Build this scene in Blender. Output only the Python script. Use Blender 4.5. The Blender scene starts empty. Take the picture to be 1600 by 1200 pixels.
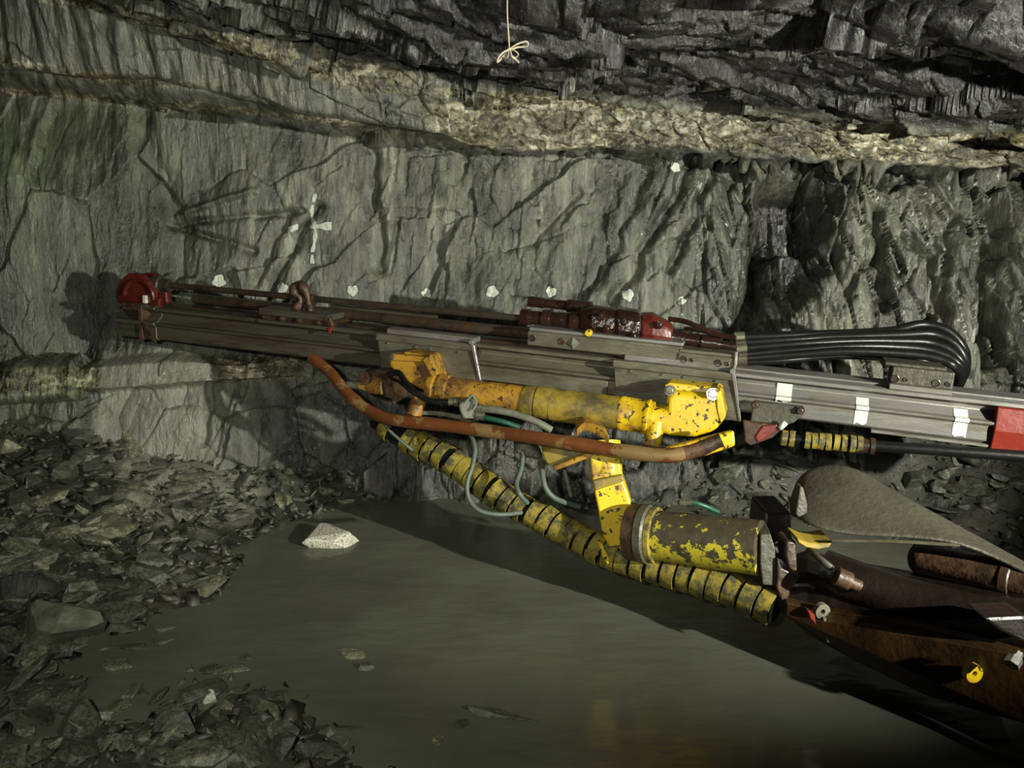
import bpy, bmesh, math, random
import numpy as np
from mathutils import Vector, Matrix, Euler

random.seed(7)
rng = np.random.default_rng(11)
S = bpy.context.scene
COL = S.collection

# ------------------------------------------------------------------ camera
PITCH = math.radians(12.0)
CAMH = 1.7
F = 1250.0
cam = bpy.data.cameras.new('camera')
cam.sensor_width = 36.0
cam.lens = 36.0 * F / 1600.0
cam.clip_start = 0.05
camo = bpy.data.objects.new('camera', cam)
camo.location = (0, 0, CAMH)
camo.rotation_euler = (math.pi / 2 - PITCH, 0, 0)
COL.objects.link(camo)
S.camera = camo

# ------------------------------------------------------------------ world, lights, exposure
S.view_settings.view_transform = 'Standard'
S.view_settings.look = 'None'
S.view_settings.gamma = 1.0
S.view_settings.use_curve_mapping = False
S.view_settings.exposure = 0.0
w = bpy.data.worlds.new('mine_dark'); S.world = w
w.use_nodes = True
w.node_tree.nodes['Background'].inputs[0].default_value = (0.75, 0.8, 0.6, 1)
w.node_tree.nodes['Background'].inputs[1].default_value = 0.010

def spot(name, loc, target, power, size_deg, blend, radius, color):
    l = bpy.data.lights.new(name, 'SPOT')
    l.energy = power; l.spot_size = math.radians(size_deg); l.spot_blend = blend
    l.shadow_soft_size = radius; l.color = color
    o = bpy.data.objects.new(name, l)
    o.location = loc
    d = Vector(target) - Vector(loc)
    o.rotation_euler = d.to_track_quat('-Z', 'Y').to_euler()
    COL.objects.link(o)
    return o
spot('work_light', (2.9, 0.5, 1.62), (0.35, 4.8, 1.75), 1120, 76, 0.6, 0.035, (1.0, 0.995, 0.87))
spot('camera_fill', (-0.3, -0.1, 1.9), (-1.15, 4.0, 1.05), 260, 88, 0.9, 0.03, (0.98, 1.0, 0.86))  # added fill spot near the camera, lifts left wall and foreground

# ------------------------------------------------------------------ projection helpers (author points in the photograph's frame with a real distance)
CP, SP = math.cos(PITCH), math.sin(PITCH)
def P(px, py, d):
    a = (px - 800.0) / F * d; b = (600.0 - py) / F * d
    return Vector((a, CP * d + SP * b, CAMH - SP * d + CP * b))
def Pn(px, py, d):
    a = (px - 800.0) / F * d; b = (600.0 - py) / F * d
    return np.stack([a, CP * d + SP * b, CAMH - SP * d + CP * b], -1)
def proj(p):
    x, y, z = p[0], p[1], p[2] - CAMH
    d = y * CP - z * SP
    b = y * SP + z * CP
    return 800 + F * x / d, 600 - F * b / d, d
def R(px, d): return px * d / F

# ------------------------------------------------------------------ numpy noise
def hash2(ix, iy, seed):
    with np.errstate(over='ignore'):
        h = (ix.astype(np.int64) * 374761393 + iy.astype(np.int64) * 668265263 + seed * 974711) & 0xffffffff
        h = ((h ^ (h >> 13)) * 1274126177) & 0xffffffff
        h = h ^ (h >> 16)
        h = (h * 2246822519) & 0xffffffff
        h = h ^ (h >> 15)
    return (h & 0xffffff) / float(0x1000000)
def vnoise(x, y, seed):
    ix = np.floor(x); iy = np.floor(y); fx = x - ix; fy = y - iy
    fx = fx * fx * (3 - 2 * fx); fy = fy * fy * (3 - 2 * fy)
    a = hash2(ix, iy, seed); b = hash2(ix + 1, iy, seed); c = hash2(ix, iy + 1, seed); d = hash2(ix + 1, iy + 1, seed)
    return (a * (1 - fx) + b * fx) * (1 - fy) + (c * (1 - fx) + d * fx) * fy - 0.5
def fbm(x, y, seed, octaves=4):
    s = 0; a = 1.0
    for i in range(octaves):
        s = s + a * vnoise(x * 2 ** i, y * 2 ** i, seed + i * 17); a *= 0.5
    return s
def worley(x, y, seed):
    ix = np.floor(x); iy = np.floor(y)
    f1 = np.full(x.shape, 9.0); f2 = np.full(x.shape, 9.0)
    bx = np.zeros(x.shape); by = np.zeros(x.shape); cx = np.zeros(x.shape); cy = np.zeros(x.shape)
    for dx in (-1, 0, 1):
        for dy in (-1, 0, 1):
            jx = ix + dx; jy = iy + dy
            qx = jx + hash2(jx, jy, seed); qy = jy + hash2(jx, jy, seed + 5)
            ex = x - qx; ey = y - qy
            d = np.sqrt(ex * ex + ey * ey)
            m = d < f1
            f2 = np.where(m, f1, np.minimum(f2, d))
            f1 = np.where(m, d, f1)
            bx = np.where(m, ex, bx); by = np.where(m, ey, by)
            cx = np.where(m, jx, cx); cy = np.where(m, jy, cy)
    return f1, f2, bx, by, cx, cy
def facets(x, y, sx, sy, seed, step, tilt, crack, cw=0.06, shear=0.0):
    X = (x + shear * y) / sx; Y = y / sy
    X = X + 0.30 * vnoise(X * 0.9, Y * 0.9, seed + 31) + 0.05 * vnoise(X * 7, Y * 7, seed + 32)
    Y = Y + 0.30 * vnoise(X * 0.9, Y * 0.9, seed + 33) + 0.05 * vnoise(X * 7, Y * 7, seed + 34)
    f1, f2, bx, by, cx, cy = worley(X, Y, seed)
    r = [hash2(cx, cy, seed + 7 + i) - 0.5 for i in range(3)]
    e = np.exp(-((f2 - f1) / cw) ** 2)
    return r[0] * step + r[1] * tilt * bx + r[2] * tilt * by - crack * e
def smooth(a, b, x):
    t = np.clip((x - a) / (b - a), 0, 1)
    return t * t * (3 - 2 * t)

# ------------------------------------------------------------------ materials
def mat(name):
    m = bpy.data.materials.new(name); m.use_nodes = True
    return m, m.node_tree.nodes, m.node_tree.links, m.node_tree.nodes['Principled BSDF']
def N(nodes, t, **kw):
    n = nodes.new(t)
    for k, v in kw.items():
        if k in n.inputs: n.inputs[k].default_value = v
        else: setattr(n, k, v)
    return n
def ramp(nodes, stops, interp='LINEAR'):
    n = nodes.new('ShaderNodeValToRGB'); cr = n.color_ramp; cr.interpolation = interp
    while len(cr.elements) < len(stops): cr.elements.new(0.5)
    for e, (p, c) in zip(cr.elements, stops):
        e.position = p; e.color = (*c, 1) if len(c) == 3 else c
    return n
def mixc(nodes, links, fac, a, b, mode='MIX'):
    n = nodes.new('ShaderNodeMix'); n.data_type = 'RGBA'; n.blend_type = mode
    for s, v in ((n.inputs[0], fac), (n.inputs[6], a), (n.inputs[7], b)):
        if hasattr(v, 'links') or hasattr(v, 'is_linked'): links.new(v, s)
        elif isinstance(v, (int, float)): s.default_value = v
        else: s.default_value = (*v, 1)
    return n.outputs[2]
def coords(nodes, links, scale=(1, 1, 1), rot=(0, 0, 0)):
    tc = nodes.new('ShaderNodeTexCoord'); mp = nodes.new('ShaderNodeMapping')
    mp.inputs['Scale'].default_value = scale; mp.inputs['Rotation'].default_value = rot
    links.new(tc.outputs['Object'], mp.inputs[0]); return mp.outputs[0]

def rock_material(name, lo, hi, masks=False, rough=(0.28, 0.6), streak=(9, 9, 1.6), bump=0.35, rand=False, spec=0.5):
    m, n, l, b = mat(name)
    c1 = coords(n, l, streak, (0, 0.12, 0))
    a = N(n, 'ShaderNodeTexNoise', Scale=1.6, Detail=8.0, Roughness=0.62); l.new(c1, a.inputs['Vector'])
    r = ramp(n, [(0.3, lo), (0.52, tuple((x + y) / 2 for x, y in zip(lo, hi))), (0.72, hi)]); l.new(a.outputs[0], r.inputs[0])
    big = N(n, 'ShaderNodeTexNoise', Scale=1.1, Detail=4.0); l.new(coords(n, l), big.inputs['Vector'])
    rb = ramp(n, [(0.3, (0.55, 0.58, 0.5)), (0.7, (1.25, 1.22, 1.15))]); l.new(big.outputs[0], rb.inputs[0])
    col = mixc(n, l, 1.0, r.outputs[0], rb.outputs[0], 'MULTIPLY')
    ms = N(n, 'ShaderNodeTexNoise', Scale=1.0, Detail=6.0, Roughness=0.6); l.new(coords(n, l, (streak[0] * .55, streak[1] * .55, streak[2] * .7), (0, 0.15, 0)), ms.inputs['Vector'])
    rm = ramp(n, [(0.36, (0.42, 0.43, 0.40)), (0.5, (0.95, 0.95, 0.95)), (0.66, (1.55, 1.55, 1.5))]); l.new(ms.outputs[0], rm.inputs[0])
    col = mixc(n, l, 1.0, col, rm.outputs[0], 'MULTIPLY')
    b.inputs['Coat Weight'].default_value = 0.8; b.inputs['Coat Roughness'].default_value = 0.11
    fine = N(n, 'ShaderNodeTexNoise', Scale=38.0, Detail=6.0, Roughness=0.7); l.new(coords(n, l, (1, 1, 0.35)), fine.inputs['Vector'])
    rr = N(n, 'ShaderNodeMapRange'); l.new(fine.outputs[0], rr.inputs[0])
    rr.inputs[1].default_value = 0.3; rr.inputs[2].default_value = 0.7; rr.inputs[3].default_value = rough[0]; rr.inputs[4].default_value = rough[1]
    rough_out = rr.outputs[0]
    if rand:
        oi = n.new('ShaderNodeObjectInfo')
        ra = ramp(n, [(0.0, (0.55, 0.55, 0.55)), (0.55, (1, 1, 1)), (0.9, (1.5, 1.5, 1.3)), (1.0, (2.2, 2.1, 1.8))]); l.new(oi.outputs['Random'], ra.inputs[0])
        col = mixc(n, l, 1.0, col, ra.outputs[0], 'MULTIPLY')
    if masks:
        at = n.new('ShaderNodeVertexColor'); at.layer_name = 'mask'
        sp = n.new('ShaderNodeSeparateColor'); l.new(at.outputs['Color'], sp.inputs[0])
        # quartz conglomerate
        dn = N(n, 'ShaderNodeTexNoise', Scale=22.0, Detail=3.0); l.new(coords(n, l), dn.inputs['Vector'])
        dm = n.new('ShaderNodeVectorMath'); dm.operation = 'MULTIPLY_ADD'; l.new(dn.outputs['Color'], dm.inputs[0]); dm.inputs[1].default_value = (0.06, 0.06, 0.06); l.new(coords(n, l), dm.inputs[2])
        v = N(n, 'ShaderNodeTexVoronoi', Scale=42.0); l.new(dm.outputs[0], v.inputs['Vector'])
        vs = n.new('ShaderNodeSeparateColor'); l.new(v.outputs['Color'], vs.inputs[0])
        nn = N(n, 'ShaderNodeTexNoise', Scale=6.0, Detail=9.0, Roughness=0.75); l.new(coords(n, l, (1, 1, 2.0)), nn.inputs['Vector'])
        ad = n.new('ShaderNodeMath'); ad.operation = 'MULTIPLY_ADD'; l.new(vs.outputs[0], ad.inputs[0]); ad.inputs[1].default_value = 0.22; l.new(nn.outputs[0], ad.inputs[2])
        vr = ramp(n, [(0.44, (0.030, 0.030, 0.018)), (0.56, (0.11, 0.105, 0.055)), (0.64, (0.25, 0.23, 0.14)), (0.76, (0.60, 0.55, 0.43))])
        mh = n.new('ShaderNodeMath'); mh.operation = 'MULTIPLY'; mh.inputs[1].default_value = 0.98; l.new(ad.outputs[0], mh.inputs[0])
        l.new(mh.outputs[0], vr.inputs[0])
        bandf = n.new('ShaderNodeMath'); bandf.operation = 'ADD'; bandf.use_clamp = True
        nb = N(n, 'ShaderNodeTexNoise', Scale=14.0, Detail=5.0); l.new(coords(n, l), nb.inputs['Vector'])
        s1 = n.new('ShaderNodeMath'); s1.operation = 'MULTIPLY_ADD'; l.new(nb.outputs[0], s1.inputs[0]); s1.inputs[1].default_value = 2.4; s1.inputs[2].default_value = -1.2
        s2 = n.new('ShaderNodeMath'); s2.operation = 'MULTIPLY_ADD'; l.new(sp.outputs[0], s2.inputs[0]); s2.inputs[1].default_value = 2.2; s2.inputs[2].default_value = -0.6
        gate = n.new('ShaderNodeMath'); gate.operation = 'MULTIPLY'; l.new(s1.outputs[0], gate.inputs[0])
        hb = n.new('ShaderNodeMath'); hb.operation = 'GREATER_THAN'; l.new(sp.outputs[0], hb.inputs[0]); hb.inputs[1].default_value = 0.03
        l.new(hb.outputs[0], gate.inputs[1])
        l.new(gate.outputs[0], bandf.inputs[0]); l.new(s2.outputs[0], bandf.inputs[1])
        col0 = col
        bb = N(n, 'ShaderNodeTexNoise', Scale=2.6, Detail=4.0); l.new(coords(n, l, (1, 1, 2.0)), bb.inputs['Vector'])
        br = ramp(n, [(0.38, (0.45, 0.44, 0.32)), (0.60, (1.2, 1.2, 1.2))]); l.new(bb.outputs[0], br.inputs[0])
        vcol = mixc(n, l, 1.0, vr.outputs[0], br.outputs[0], 'MULTIPLY')
        col = mixc(n, l, bandf.outputs[0], col0, vcol)
        # dark shale of the back, plus shade painted on recess and wall foot
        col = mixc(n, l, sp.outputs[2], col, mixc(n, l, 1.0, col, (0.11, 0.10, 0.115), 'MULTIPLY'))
        # algae tint and silt
        al = n.new('ShaderNodeMath'); al.operation = 'MULTIPLY'; l.new(at.outputs['Alpha'], al.inputs[0]); l.new(big.outputs[0], al.inputs[1])
        col = mixc(n, l, al.outputs[0], col, mixc(n, l, 1.0, col, (0.75, 0.95, 0.58), 'MULTIPLY'))
        mudn = N(n, 'ShaderNodeTexNoise', Scale=5.0, Detail=7.0, Roughness=0.65); l.new(coords(n, l, (3, 3, 0.6)), mudn.inputs['Vector'])
        mr = ramp(n, [(0.3, (0.13, 0.13, 0.095)), (0.7, (0.32, 0.32, 0.25))]); l.new(mudn.outputs[0], mr.inputs[0])
        mf = n.new('ShaderNodeMath'); mf.operation = 'MULTIPLY_ADD'; mf.use_clamp = True
        l.new(sp.outputs[1], mf.inputs[0]); mf.inputs[1].default_value = 2.0
        mo = n.new('ShaderNodeMath'); mo.operation = 'MULTIPLY_ADD'; l.new(mudn.outputs[0], mo.inputs[0]); mo.inputs[1].default_value = -1.2; mo.inputs[2].default_value = 0.1
        l.new(mo.outputs[0], mf.inputs[2])
        col = mixc(n, l, mf.outputs[0], col, mr.outputs[0])
    l.new(col, b.inputs['Base Color']); l.new(rough_out, b.inputs['Roughness'])
    b.inputs['Specular IOR Level'].default_value = spec
    h1 = N(n, 'ShaderNodeTexNoise', Scale=16.0, Detail=8.0, Roughness=0.68); l.new(coords(n, l, (1.6, 1.6, 0.45), (0, 0.12, 0)), h1.inputs['Vector'])
    bp = N(n, 'ShaderNodeBump', Strength=bump, Distance=0.05); l.new(h1.outputs[0], bp.inputs['Height'])
    l.new(bp.outputs[0], b.inputs['Normal'])
    h2 = N(n, 'ShaderNodeTexNoise', Scale=60.0, Detail=5.0, Roughness=0.7); l.new(coords(n, l, (1, 1, 0.5)), h2.inputs['Vector'])
    bp2 = N(n, 'ShaderNodeBump', Strength=0.8, Distance=0.012); l.new(h2.outputs[0], bp2.inputs['Height']); l.new(bp.outputs[0], bp2.inputs['Normal'])
    l.new(bp2.outputs[0], b.inputs['Coat Normal'])
    return m

def simple(name, base, rough=0.5, metal=0.0, var=0.25, dirt=None, dirt_lo=0.5, dirt_hi=0.62, scale=9.0, stretch=(1, 1, 1), bump=0.15, spec=0.5, dirt2=None, d2lo=0.6, d2hi=0.66, dirt_rough=None, scale2=34.0):
    m, n, l, b = mat(name)
    c = coords(n, l, stretch)
    a = N(n, 'ShaderNodeTexNoise', Scale=scale, Detail=8.0, Roughness=0.65); l.new(c, a.inputs['Vector'])
    r = ramp(n, [(0.3, tuple(x * (1 - var) for x in base)), (0.7, tuple(min(1, x * (1 + var)) for x in base))]); l.new(a.outputs[0], r.inputs[0])
    col = r.outputs[0]
    ro = rough
    if dirt is not None:
        a2 = N(n, 'ShaderNodeTexNoise', Scale=scale * 0.8, Detail=10.0, Roughness=0.72); 
        mp = coords(n, l, stretch, (0.4, 0.3, 1.1)); l.new(mp, a2.inputs['Vector'])
        r2 = ramp(n, [(dirt_lo, (0, 0, 0)), (dirt_hi, (1, 1, 1))]); l.new(a2.outputs[0], r2.inputs[0])
        col = mixc(n, l, r2.outputs[0], col, dirt)
        if metal > 0 or dirt_rough is not None:
            mm = n.new('ShaderNodeMapRange'); l.new(r2.outputs[0], mm.inputs[0]); mm.inputs[3].default_value = rough; mm.inputs[4].default_value = dirt_rough or 0.75
            l.new(mm.outputs[0], b.inputs['Roughness']); ro = None
            if metal > 0:
                m2 = n.new('ShaderNodeMapRange'); l.new(r2.outputs[0], m2.inputs[0]); m2.inputs[3].default_value = metal; m2.inputs[4].default_value = 0.0
                l.new(m2.outputs[0], b.inputs['Metallic'])
    if dirt2 is not None:
        a3 = N(n, 'ShaderNodeTexNoise', Scale=scale2, Detail=6.0, Roughness=0.6); l.new(c, a3.inputs['Vector'])
        r3 = ramp(n, [(d2lo, (0, 0, 0)), (d2hi, (1, 1, 1))]); l.new(a3.outputs[0], r3.inputs[0])
        col = mixc(n, l, r3.outputs[0], col, dirt2)
    l.new(col, b.inputs['Base Color'])
    if ro is not None: b.inputs['Roughness'].default_value = ro
    if metal > 0 and dirt is None: b.inputs['Metallic'].default_value = metal
    b.inputs['Specular IOR Level'].default_value = spec
    h = N(n, 'ShaderNodeTexNoise', Scale=45.0, Detail=6.0); l.new(c, h.inputs['Vector'])
    bp = N(n, 'ShaderNodeBump', Strength=bump, Distance=0.01); l.new(h.outputs[0], bp.inputs['Height']); l.new(bp.outputs[0], b.inputs['Normal'])
    return m

M = {}
M['rock'] = rock_material('wet_slate', (0.038, 0.042, 0.034), (0.26, 0.265, 0.215), masks=True, rough=(0.14, 0.42), streak=(11, 11, 1.3), bump=0.55, spec=0.85)
M['stone'] = rock_material('slate_rubble', (0.035, 0.037, 0.030), (0.20, 0.205, 0.165), rand=True, rough=(0.2, 0.5), streak=(7, 7, 7), bump=0.25)
M['pale_slate'] = rock_material('pale_slate', (0.10, 0.105, 0.08), (0.30, 0.31, 0.25), rough=(0.25, 0.5), streak=(7, 7, 7), bump=0.3)
M['gravel'] = rock_material('slate_gravel', (0.022, 0.023, 0.019), (0.15, 0.15, 0.12), rough=(0.2, 0.5), streak=(9, 9, 9), bump=0.25)
M['floor'] = rock_material('silty_ground', (0.020, 0.021, 0.017), (0.085, 0.087, 0.068), masks=True, rough=(0.3, 0.6), streak=(6, 6, 6), bump=0.5)
M['quartz'] = simple('quartz', (0.66, 0.64, 0.52), 0.3, var=0.3, dirt=(0.10, 0.10, 0.06), dirt_lo=0.5, dirt_hi=0.6, scale=14)
M['chalk'] = simple('white_paint', (0.62, 0.66, 0.56), 0.8, var=0.1, bump=0.3)
M['alu'] = simple('aluminium', (0.26, 0.255, 0.235), 0.38, metal=0.55, var=0.25, dirt=(0.10, 0.09, 0.06), dirt_lo=0.47, dirt_hi=0.60, scale=4.0, stretch=(0.35, 3, 7), dirt_rough=0.55)
M['alu_dark'] = simple('dull_aluminium', (0.10, 0.094, 0.066), 0.42, metal=0.4, var=0.25, dirt=(0.04, 0.034, 0.02), dirt_lo=0.43, dirt_hi=0.56, scale=3.5, stretch=(0.3, 3, 7), dirt_rough=0.5)
M['steel'] = simple('worn_steel', (0.15, 0.143, 0.10), 0.42, metal=0.4, var=0.3, dirt=(0.065, 0.055, 0.032), dirt_lo=0.45, dirt_hi=0.58, scale=7, stretch=(.5, 1.5, 2), dirt_rough=0.5)
M['bright'] = simple('bright_steel', (0.6, 0.6, 0.55), 0.25, metal=0.8, var=0.1)
M['dark'] = simple('dark_oily_steel', (0.035, 0.028, 0.02), 0.3, var=0.5, dirt=(0.06, 0.03, 0.015), scale=10, bump=0.3)
M['oily'] = simple('oily_brown_casting', (0.020, 0.010, 0.007), 0.16, var=0.5, dirt=(0.045, 0.016, 0.009), dirt_lo=0.5, dirt_hi=0.7, scale=14, bump=0.4, dirt_rough=0.2)
M['yellow'] = simple('yellow_paint', (0.64, 0.43, 0.010), 0.38, var=0.15, dirt=(0.27, 0.14, 0.02), dirt_lo=0.53, dirt_hi=0.62, scale=7, dirt2=(0.05, 0.035, 0.015), d2lo=0.585, d2hi=0.61, dirt_rough=0.5)
M['ochre'] = simple('grimy_ochre_paint', (0.36, 0.19, 0.02), 0.45, var=0.3, dirt=(0.13, 0.06, 0.016), dirt_lo=0.46, dirt_hi=0.58, scale=8, dirt2=(0.05, 0.025, 0.01), d2lo=0.58, d2hi=0.63, dirt_rough=0.5)
M['olive'] = simple('muddy_yellow_sleeve', (0.28, 0.20, 0.025), 0.45, var=0.3, dirt=(0.075, 0.06, 0.026), dirt_lo=0.44, dirt_hi=0.57, scale=5, dirt_rough=0.5)
M['chipped'] = simple('chipped_yellow_cylinder', (0.06, 0.048, 0.028), 0.45, var=0.3, dirt=(0.50, 0.42, 0.03), dirt_lo=0.54, dirt_hi=0.55, scale=26, stretch=(1, 1, 1), dirt_rough=0.4)
_m = M['chipped']; _n = _m.node_tree.nodes; _l = _m.node_tree.links          # paint survives on the underside of this cylinder
_r = [x for x in _n if x.type == 'VALTORGB'][1]; _src = _r.inputs[0].links[0].from_socket
_tc = _n.new('ShaderNodeTexCoord'); _sx = _n.new('ShaderNodeSeparateXYZ'); _l.new(_tc.outputs['Object'], _sx.inputs[0])
_ma = _n.new('ShaderNodeMath'); _ma.operation = 'MULTIPLY_ADD'; _l.new(_sx.outputs[2], _ma.inputs[0]); _ma.inputs[1].default_value = -1.1; _ma.inputs[2].default_value = 1.1 * P(1100, 848, 3.12).z
_ad = _n.new('ShaderNodeMath'); _ad.operation = 'ADD'; _l.new(_ma.outputs[0], _ad.inputs[0]); _l.new(_src, _ad.inputs[1]); _l.new(_ad.outputs[0], _r.inputs[0])
M['wrap'] = simple('muddy_yellow_wrap', (0.27, 0.21, 0.03), 0.5, var=0.35, dirt=(0.07, 0.065, 0.03), dirt_lo=0.46, dirt_hi=0.56, scale=22, dirt_rough=0.6)
M['rust'] = simple('rusty_pipe', (0.13, 0.043, 0.013), 0.36, var=0.3, dirt=(0.20, 0.125, 0.045), dirt_lo=0.52, dirt_hi=0.55, scale=6, stretch=(0.7, 1, 1), dirt_rough=0.5)
M['rusty'] = simple('rust_brown_steel', (0.085, 0.042, 0.02), 0.5, var=0.4, dirt=(0.028, 0.018, 0.011), dirt_lo=0.44, dirt_hi=0.56, scale=12, bump=0.4, dirt_rough=0.4)
M['red'] = simple('red_paint', (0.17, 0.018, 0.010), 0.35, var=0.25, dirt=(0.12, 0.03, 0.015), dirt_lo=0.52, dirt_hi=0.68, scale=9, dirt_rough=0.4)
M['pitch'] = simple('shade_black_steel', (0.010, 0.007, 0.005), 0.35, var=0.4, bump=0.3)  # near-black base puts the shade on arm and joint into the colour
M['darkred'] = simple('dark_red_casting', (0.095, 0.014, 0.009), 0.3, var=0.35, dirt=(0.04, 0.014, 0.008), dirt_lo=0.5, dirt_hi=0.68, scale=11, dirt_rough=0.3)
M['rubber'] = simple('black_rubber', (0.007, 0.007, 0.006), 0.36, var=0.3, bump=0.1, spec=0.3)
M['hose'] = simple('muddy_grey_hose', (0.09, 0.11, 0.085), 0.5, var=0.3, dirt=(0.07, 0.11, 0.085), dirt_lo=0.5, dirt_hi=0.6, scale=16)
M['hose_pale'] = simple('silt_coated_hose', (0.15, 0.15, 0.11), 0.55, var=0.3, dirt=(0.10, 0.10, 0.07), scale=18)
M['hose_green'] = simple('green_hose', (0.012, 0.07, 0.04), 0.4, var=0.3)
M['mudsteel'] = simple('mud_coated_steel', (0.055, 0.053, 0.036), 0.5, var=0.35, dirt=(0.055, 0.052, 0.036), dirt_lo=0.45, dirt_hi=0.65, scale=6, bump=0.5, dirt_rough=0.5, dirt2=(0.16, 0.08, 0.03), d2lo=0.68, d2hi=0.74)
M['boom_dark'] = simple('dark_brown_arm', (0.05, 0.024, 0.007), 0.35, var=0.45, dirt=(0.012, 0.008, 0.005), dirt_lo=0.42, dirt_hi=0.62, scale=5, bump=0.35, dirt_rough=0.3)
M['twine'] = simple('twine', (0.42, 0.37, 0.26), 0.8, var=0.15)

mw, n, l, b = mat('murky_water')
c = coords(n, l, (1, 1, 1))
a = N(n, 'ShaderNodeTexNoise', Scale=1.3, Detail=5.0); l.new(c, a.inputs['Vector'])
r = ramp(n, [(0.3, (0.085, 0.088, 0.064)), (0.7, (0.14, 0.145, 0.108))]); l.new(a.outputs[0], r.inputs[0])
l.new(r.outputs[0], b.inputs['Base Color']); b.inputs['Roughness'].default_value = 0.17; b.inputs['IOR'].default_value = 1.33
h = N(n, 'ShaderNodeTexNoise', Scale=5.0, Detail=2.0); l.new(coords(n, l, (1, 2.2, 1)), h.inputs['Vector'])
bp = N(n, 'ShaderNodeBump', Strength=0.10, Distance=0.05); l.new(h.outputs[0], bp.inputs['Height']); l.new(bp.outputs[0], b.inputs['Normal'])
M['water'] = mw

# ------------------------------------------------------------------ object helpers
def props(o, label=None, cat=None, group=None, kind=None):
    if label: o['label'] = label
    if cat: o['category'] = cat
    if group: o['group'] = group
    if kind: o['kind'] = kind
    return o
def thing(name, loc, label, cat, group=None):
    o = bpy.data.objects.new(name, None); COL.objects.link(o)
    o.location = loc; o.empty_display_size = 0.1
    return props(o, label, cat, group)
def wpos(parent):
    v = Vector((0, 0, 0))
    while parent is not None:
        v = v + parent.location; parent = parent.parent
    return v
class MB:
    """collects shapes in world coordinates; build() links them as one mesh object"""
    def __init__(s): s.v = []; s.f = []; s.sm = []
    def add(s, verts, faces, smooth=False):
        o = len(s.v); s.v += [tuple(v) for v in verts]; s.f += [tuple(i + o for i in f) for f in faces]; s.sm += [smooth] * len(faces); return s
    def box(s, fr, a0, a1, b0, b1, c0, c1):
        vs = [fr.p(a, b, c) for a in (a0, a1) for b in (b0, b1) for c in (c0, c1)]
        return s.add(vs, [(0, 1, 3, 2), (4, 6, 7, 5), (0, 4, 5, 1), (2, 3, 7, 6), (0, 2, 6, 4), (1, 5, 7, 3)])
    def loft(s, rings, closed=True, smooth=False, caps=True):
        n = len(rings[0]); vs = [v for r in rings for v in r]; fs = []
        for i in range(len(rings) - 1):
            for j in range(n if closed else n - 1):
                k = (j + 1) % n
                fs.append((i * n + j, i * n + k, (i + 1) * n + k, (i + 1) * n + j))
        s.add(vs, fs, smooth)
        if caps and closed:
            o = len(s.v) - len(vs)
            s.f.append(tuple(o + j for j in reversed(range(n)))); s.sm.append(False)
            s.f.append(tuple(o + (len(rings) - 1) * n + j for j in range(n))); s.sm.append(False)
        return s
    def tube(s, pts, rad, sides=12, caps=True):
        pts = [Vector(p) for p in pts]; n = len(pts)
        rr = rad if isinstance(rad, (list, tuple)) else [rad] * n
        rings = []; ref = None
        for i, p in enumerate(pts):
            t = (pts[min(i + 1, n - 1)] - pts[max(i - 1, 0)]).normalized()
            if ref is None:
                ref = Vector((0, 0, 1)) if abs(t.z) < 0.9 else Vector((1, 0, 0))
            x = (ref - t * ref.dot(t)).normalized(); y = t.cross(x); ref = x
            rings.append([p + (x * math.cos(k * 2 * math.pi / sides) + y * math.sin(k * 2 * math.pi / sides)) * rr[i] for k in range(sides)])
        return s.loft(rings, True, True, caps)
    def lathe(s, p0, axis, prof, sides=28):
        """prof: list of (distance along axis, radius)"""
        t = Vector(axis).normalized(); ref = Vector((0, 0, 1)) if abs(t.z) < 0.9 else Vector((1, 0, 0))
        x = (ref - t * ref.dot(t)).normalized(); y = t.cross(x); p0 = Vector(p0)
        rings = [[p0 + t * a + (x * math.cos(k * 2 * math.pi / sides) + y * math.sin(k * 2 * math.pi / sides)) * r for k in range(sides)] for a, r in prof]
        return s.loft(rings, True, True, True)
    def prism(s, front, off):
        off = Vector(off); front = [Vector(p) for p in front]
        return s.loft([[p + off for p in front], front], True, False, True)
    def build(s, name, m, parent=None, bevel=0.0, seg=2, label=None, kind=None, auto=True, origin=None):
        me = bpy.data.meshes.new(name)
        base = wpos(parent) if parent is not None else Vector((0, 0, 0))
        me.from_pydata(s.v, [], s.f); me.update()
        me.polygons.foreach_set('use_smooth', s.sm)
        bm = bmesh.new(); bm.from_mesh(me); bmesh.ops.recalc_face_normals(bm, faces=bm.faces)
        if bevel > 0:
            es = [e for e in bm.edges if len(e.link_faces) == 2 and e.calc_face_angle(0) > 0.6]
            bmesh.ops.bevel(bm, geom=es, offset=bevel, segments=seg, affect='EDGES', profile=0.5, clamp_overlap=True)
        for e in bm.edges:
            e.smooth = not (len(e.link_faces) == 2 and e.calc_face_angle(0) > 0.7)
        bm.to_mesh(me); bm.free()
        me.materials.append(M[m] if isinstance(m, str) else m)
        o = bpy.data.objects.new(name, me); COL.objects.link(o)
        if parent is not None:
            o.parent = parent; o.location = -base
        return props(o, label, None, None, kind)
class Frame:
    def __init__(s, o, u, up=Vector((0, 0, 1))):
        s.o = Vector(o); s.u = Vector(u).normalized()
        s.v = (up - s.u * up.dot(s.u)).normalized(); s.w = s.u.cross(s.v)
    def p(s, a, b, c): return s.o + s.u * a + s.v * b + s.w * c
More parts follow.
